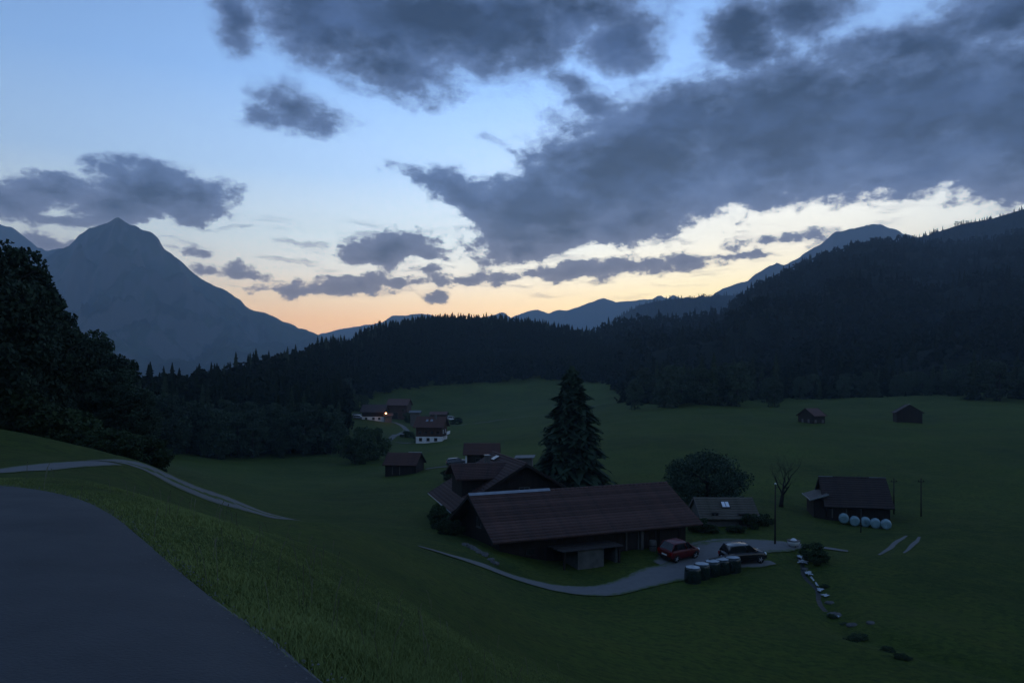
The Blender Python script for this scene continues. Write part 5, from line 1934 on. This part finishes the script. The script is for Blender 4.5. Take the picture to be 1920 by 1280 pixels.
street_pole()
for px, Y, top, lab in ((1676, 86, 896, 'thin dark wire pole right of the hay barn'), (1727, 84, 896, 'thin dark wire pole farthest right on the meadow')):
    p = at(px, Y)
    t = thing('wire_pole', lab, 'pole', p, 0, None)
    h = (HOR - top) / F * Y - p.z
    MB().tube([(0, 0, -0.5), (0, 0, h)], [0.085, 0.055], 8).build('pole', M['pole'], t)
    MB().box(-0.35, 0.35, -0.04, 0.04, h - 0.42, h - 0.34).build('crossarm', M['pole'], t)
    for q in (-0.28, 0.28):
        MB().lathe([(0.02, 0), (0.05, 0.02), (0.03, 0.07), (0.045, 0.11), (0.01, 0.14)], 8, 'z', (q, 0, h - 0.34)).build('insulator', M['iron'], t)
p = at(1614, 75)
t = thing('fence_post', 'short thin dark post in front of the pale bales', 'post', p)
MB().tube([(0, 0, -0.3), (0.02, 0, (HOR - 955) / F * 75 - p.z)], [0.055, 0.045], 8).build('post', M['pole'], t)
MB().box(-0.05, 0.06, -0.05, 0.05, (HOR - 955) / F * 75 - p.z + 0.001, (HOR - 955) / F * 75 - p.z + 0.04).build('cap', M['iron'], t)

# half round white tub with a covered heap
p = at(1488, 65.5)
t = thing('tub', 'white half round tub with a dark rim and pale heap beside the gravel lane', 'tub', p, 0.1)
prof = [(0.02, 0.02), (0.22, 0.05), (0.40, 0.20), (0.50, 0.40), (0.54, 0.52), (0.50, 0.52), (0.46, 0.40), (0.36, 0.24), (0.05, 0.12)]
MB().lathe(prof, 24).build('basin', M['white'], t)
MB().lathe([(0.545, 0.50), (0.56, 0.52), (0.56, 0.56), (0.50, 0.56)], 24).build('rim', M['iron'], t)
MB().lathe([(0.26, 0.56), (0.22, 0.64), (0.15, 0.70), (0.06, 0.73), (0.01, 0.73)], 14).build('heap', M['plaster'], t)
for a in (0.5, 2.6, 4.7):
    MB().tube([(0.3 * math.cos(a), 0.3 * math.sin(a), 0.22), (0.42 * math.cos(a), 0.42 * math.sin(a), -0.1)], 0.03, 6).build('leg', M['iron'], t)

# sky reflections on the stream, painted as pale sheets; stones along it
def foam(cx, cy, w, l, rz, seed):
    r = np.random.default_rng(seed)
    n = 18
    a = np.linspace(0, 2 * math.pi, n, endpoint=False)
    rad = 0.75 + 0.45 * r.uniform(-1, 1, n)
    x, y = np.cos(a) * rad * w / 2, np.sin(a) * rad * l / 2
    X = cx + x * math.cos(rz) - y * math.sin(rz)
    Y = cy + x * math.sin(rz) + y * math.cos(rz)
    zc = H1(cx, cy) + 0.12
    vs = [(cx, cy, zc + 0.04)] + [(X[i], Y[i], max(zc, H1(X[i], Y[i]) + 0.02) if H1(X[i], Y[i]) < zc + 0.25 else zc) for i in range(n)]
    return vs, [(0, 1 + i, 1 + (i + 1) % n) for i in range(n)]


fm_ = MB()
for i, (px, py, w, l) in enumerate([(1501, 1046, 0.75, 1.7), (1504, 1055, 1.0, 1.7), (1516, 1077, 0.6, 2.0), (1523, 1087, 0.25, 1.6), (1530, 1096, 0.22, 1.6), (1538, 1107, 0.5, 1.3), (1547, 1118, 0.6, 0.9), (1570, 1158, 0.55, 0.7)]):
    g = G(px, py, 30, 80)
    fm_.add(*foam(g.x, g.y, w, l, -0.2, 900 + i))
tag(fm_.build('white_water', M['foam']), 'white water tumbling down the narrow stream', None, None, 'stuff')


def rock_mesh(seed, n=10, m_=7):
    r = np.random.default_rng(seed)
    V, Fq = [], []
    for i in range(m_):
        ph = math.pi * i / (m_ - 1)
        for k in range(n):
            a = 2 * math.pi * k / n
            q = r.uniform(0.82, 1.15)
            V.append((math.sin(ph) * math.cos(a) * q, math.sin(ph) * math.sin(a) * q, math.cos(ph) * q * 0.7))
    for i in range(m_ - 1):
        for k in range(n):
            Fq.append((i * n + k, (i + 1) * n + k, (i + 1) * n + (k + 1) % n, i * n + (k + 1) % n))
    return np_mesh('stone', V, Fq, M['stone'])


rocks = [rock_mesh(i) for i in range(3)]
for i, (px, py, s, lab) in enumerate([(1566, 1154, 0.42, 'pale flat stone on the near bank of the stream'), (1510, 1067, 0.25, 'grey stone at the head of the stream'), (1556, 1130, 0.28, 'small pale stone midway down the stream'),
                                      (1598, 1172, 0.3, 'grey stone among the bushes lower down the stream'), (1632, 1168, 0.26, 'pale stone on the far bank of the stream among bushes')]):
    g = G(px, py, 30, 80)
    o = link('stone', rocks[i % 3], None, g)
    o.scale = (s * 1.3, s, s * 0.7)
    o.rotation_euler = (0, 0, i * 1.1)
    tag(o, lab, 'stone')
# dry stone bank along the left foot of the barn
bank = []
r2 = np.random.default_rng(3)
stm = MB()
for i in range(34):
    t_ = r2.uniform(0, 1)
    px, Y = 868 + 62 * t_ + r2.uniform(-5, 5), 57.5 - 5.0 * t_ + r2.uniform(-0.5, 0.5)
    q = at(px, Y, 0.02)
    s = r2.uniform(0.12, 0.3)
    me = rocks[i % 3]
    ang = r2.uniform(0, 6)
    stm.add([(q.x + s * (v.co.x * math.cos(ang) - v.co.y * math.sin(ang)), q.y + s * (v.co.x * math.sin(ang) + v.co.y * math.cos(ang)), q.z + s * v.co.z * 0.8) for v in me.vertices], [tuple(p_.vertices) for p_ in me.polygons])
tag(stm.build('stones', M['stone']), 'loose stones heaped along the bank at the left end of the barn', None, None, 'stuff')

# ------------------------------------------------------------------ near grass
def near_grass():
    r = np.random.default_rng(77)
    pts = []
    edge = ROAD_EDGE
    n_try = 900000
    rad = np.exp(r.uniform(math.log(2.0), math.log(75), n_try))
    ang = r.uniform(math.radians(-42), math.radians(42), n_try)
    x, y = rad * np.sin(ang), rad * np.cos(ang)
    rad = rad * 1.0
    keep = r.uniform(0, 1, n_try) < np.clip((rad / 8.0) ** 0.8, 0.2, 1.0) * np.clip((75 - rad) / 50, 0, 1) ** 0.7
    x, y, rad = x[keep], y[keep], rad[keep]
    # right of / beyond the road edge
    ok = np.ones(len(x), bool)
    for i in range(0, len(x), 40000):
        xx, yy = x[i:i + 40000, None], y[i:i + 40000, None]
        d2 = (xx - edge[None, :, 0]) ** 2 + (yy - edge[None, :, 1]) ** 2
        j = d2.argmin(1)
        t = np.gradient(edge, axis=0)[j]
        side = t[:, 0] * (yy[:, 0] - edge[j, 1]) - t[:, 1] * (xx[:, 0] - edge[j, 0])
        dist = np.sqrt(d2[np.arange(len(j)), j])
        # ragged margin: thin and short at the very edge
        ok[i:i + 40000] = (side < 0) & (dist > 0.02 + 0.10 * r.uniform(0, 1, len(j)) ** 2)
    # keep the track clear
    tr = resample(np.array([(-24, 20)] + [W(*q)[:2] for q in ((0, 880.5, 22), (100, 871, 26), (200, 865, 30))]), 1.0)
    ok &= seg_dist(x, y, tr) > 0.6
    tr2 = resample(np.array([W(*q)[:2] for q in ((175, 864, 31), (232, 866, 32), (272, 875, 33.2), (330, 905, 34.9), (420, 938, 37.4), (515, 968, 40.2))]), 1.0)
    ok &= seg_dist(x, y, tr2) > 1.25
    x, y, rad = x[ok], y[ok], rad[ok]
    n = len(x)
    z = H(x, y)
    patch = fbm(x / 1.6, y / 1.6, 55, 3) + 0.5
    big_ = fbm(x / 7.0, y / 7.0, 56, 3) + 0.5
    h = (0.028 + 0.05 * np.clip(patch, 0, 1) ** 1.5 + 0.04 * np.clip(big_, 0, 1)) * r.uniform(0.55, 1.3, n) * np.clip(1.3 - rad / 22, 0.25, 1)
    tall = r.uniform(0, 1, n) < 0.006
    h[tall] *= r.uniform(1.4, 2.0, tall.sum())
    w = (0.0016 + 0.00036 * rad) * r.uniform(0.7, 1.3, n)
    a = r.uniform(0, 2 * math.pi, n)
    lean = r.uniform(0.1, 0.75, n) * h
    la = a + math.pi / 2 + r.uniform(-0.7, 0.7, n)
    dx, dy = np.cos(a) * w, np.sin(a) * w
    lx, ly = np.cos(la) * lean, np.sin(la) * lean
    v = np.empty((n, 6, 3))
    for k, (f, sgn, wd) in enumerate(((0, -1, 1), (0, 1, 1), (0.55, 1, .75), (0.55, -1, .75), (1, 1, .12), (1, -1, .12))):
        v[:, k, 0] = x + lx * f * f + sgn * dx * wd
        v[:, k, 1] = y + ly * f * f + sgn * dy * wd
        v[:, k, 2] = z - 0.015 + h * f * (1 - 0.12 * f)
    i = np.arange(n)[:, None] * 6
    f = np.concatenate([i + np.array([[0, 1, 2, 3]]), i + np.array([[3, 2, 4, 5]])])
    m = mat('grass_blades', (0.235, 0.275, 0.085), (0.125, 0.165, 0.05), 0.4, 0.8, spec=0.12, detail=6, lo=0.32, hi=0.7)
    tag(link('grass', np_mesh('grass', v.reshape(-1, 3), f, m)), 'uncut meadow grass on the bank beside the road', None, None, 'stuff')
    # dry stalks and seed heads standing above the rest
    sel = r.choice(n, 420, replace=False)
    sel = sel[(rad[sel] > 5) & (rad[sel] < 24)]
    sv, sf = [], []
    for q in sel:
        hh = r.uniform(0.2, 0.4)
        aa = r.uniform(0, 6.28)
        ww = 0.0008 + 0.00022 * rad[q]
        lx_, ly_ = math.cos(aa) * hh * 0.3, math.sin(aa) * hh * 0.3
        b = len(sv)
        sv += [(x[q] - ww, y[q], z[q]), (x[q] + ww, y[q], z[q]), (x[q] + lx_ * .5 + ww, y[q] + ly_ * .5, z[q] + hh * .7), (x[q] + lx_ * .5 - ww, y[q] + ly_ * .5, z[q] + hh * .7),
               (x[q] + lx_ + ww * 1.7, y[q] + ly_, z[q] + hh * .98), (x[q] + lx_ - ww * 1.7, y[q] + ly_, z[q] + hh)]
        sf += [(b, b + 1, b + 2, b + 3), (b + 3, b + 2, b + 4, b + 5)]
    tag(link('grass', np_mesh('grass', sv, sf, M['hay'])), 'dry seed stalks standing above the bank grass', None, None, 'stuff')


near_grass()


def road_grit():
    r = np.random.default_rng(91)
    e = ROAD_EDGE
    k = r.integers(10, len(e) - 12, 1500)
    nn = normals2(e)[k]
    off = -np.abs(r.normal(0, 0.05, 1500)) + 0.02
    x, y = e[k, 0] + nn[:, 0] * off + r.normal(0, .08, 1500), e[k, 1] + nn[:, 1] * off + r.normal(0, .08, 1500)
    z = H(x, y)
    s = r.uniform(0.003, 0.010, 1500)
    base = np.array([(1, 0, 0), (0, 1, 0), (-1, 0, 0), (0, -1, 0), (0.1, 0.1, 0.9)])
    v = np.stack([x, y, z + 0.045], -1)[:, None] + base[None] * s[:, None, None] * r.uniform(0.6, 1.4, (1500, 5, 1))
    f = np.arange(1500)[:, None, None] * 5 + np.array([[0, 1, 4], [1, 2, 4], [2, 3, 4], [3, 0, 4]])[None]
    tag(link('gravel', np_mesh('gravel', v.reshape(-1, 3), f.reshape(-1, 3), M['gravel'])), 'loose grit along the edge of the asphalt road', None, None, 'stuff')


road_grit()


# ------------------------------------------------------------------ haze: the valley air
def make_haze():
    hi, lo, xs, ys, ye = -1e9, 1e9, 0, 0, 0
    for o in SC.objects:
        if o.type == 'MESH' and o.parent is None and o.name.split('.')[0] in ('ground', 'mountain', 'hill'):
            n = len(o.data.vertices)
            a = np.empty(n * 3, np.float32)
            o.data.vertices.foreach_get('co', a)
            a = a.reshape(-1, 3)
            hi, lo = max(hi, a[:, 2].max()), min(lo, a[:, 2].min())
            xs, ye = max(xs, np.abs(a[:, 0]).max()), max(ye, a[:, 1].max())
    mb = MB().box(-xs - 50, xs + 50, -60, ye + 50, lo - 1.0, hi + 25)
    m = bpy.data.materials.new('valley_air')
    m.use_nodes = True
    nt = m.node_tree
    nt.nodes.clear()
    o = nt.nodes.new('ShaderNodeOutputMaterial')
    v = nt.nodes.new('ShaderNodeVolumePrincipled')
    v.inputs['Color'].default_value = HAZE_COL
    v.inputs['Density'].default_value = HAZE_DENS
    v.inputs['Anisotropy'].default_value = 0.3
    nt.links.new(v.outputs[0], o.inputs['Volume'])
    tag(mb.build('haze', m), kind='stuff')


HAZE_COL = (0.54, 0.78, 1.0, 1)
HAZE_DENS = 1.72e-4
make_haze()
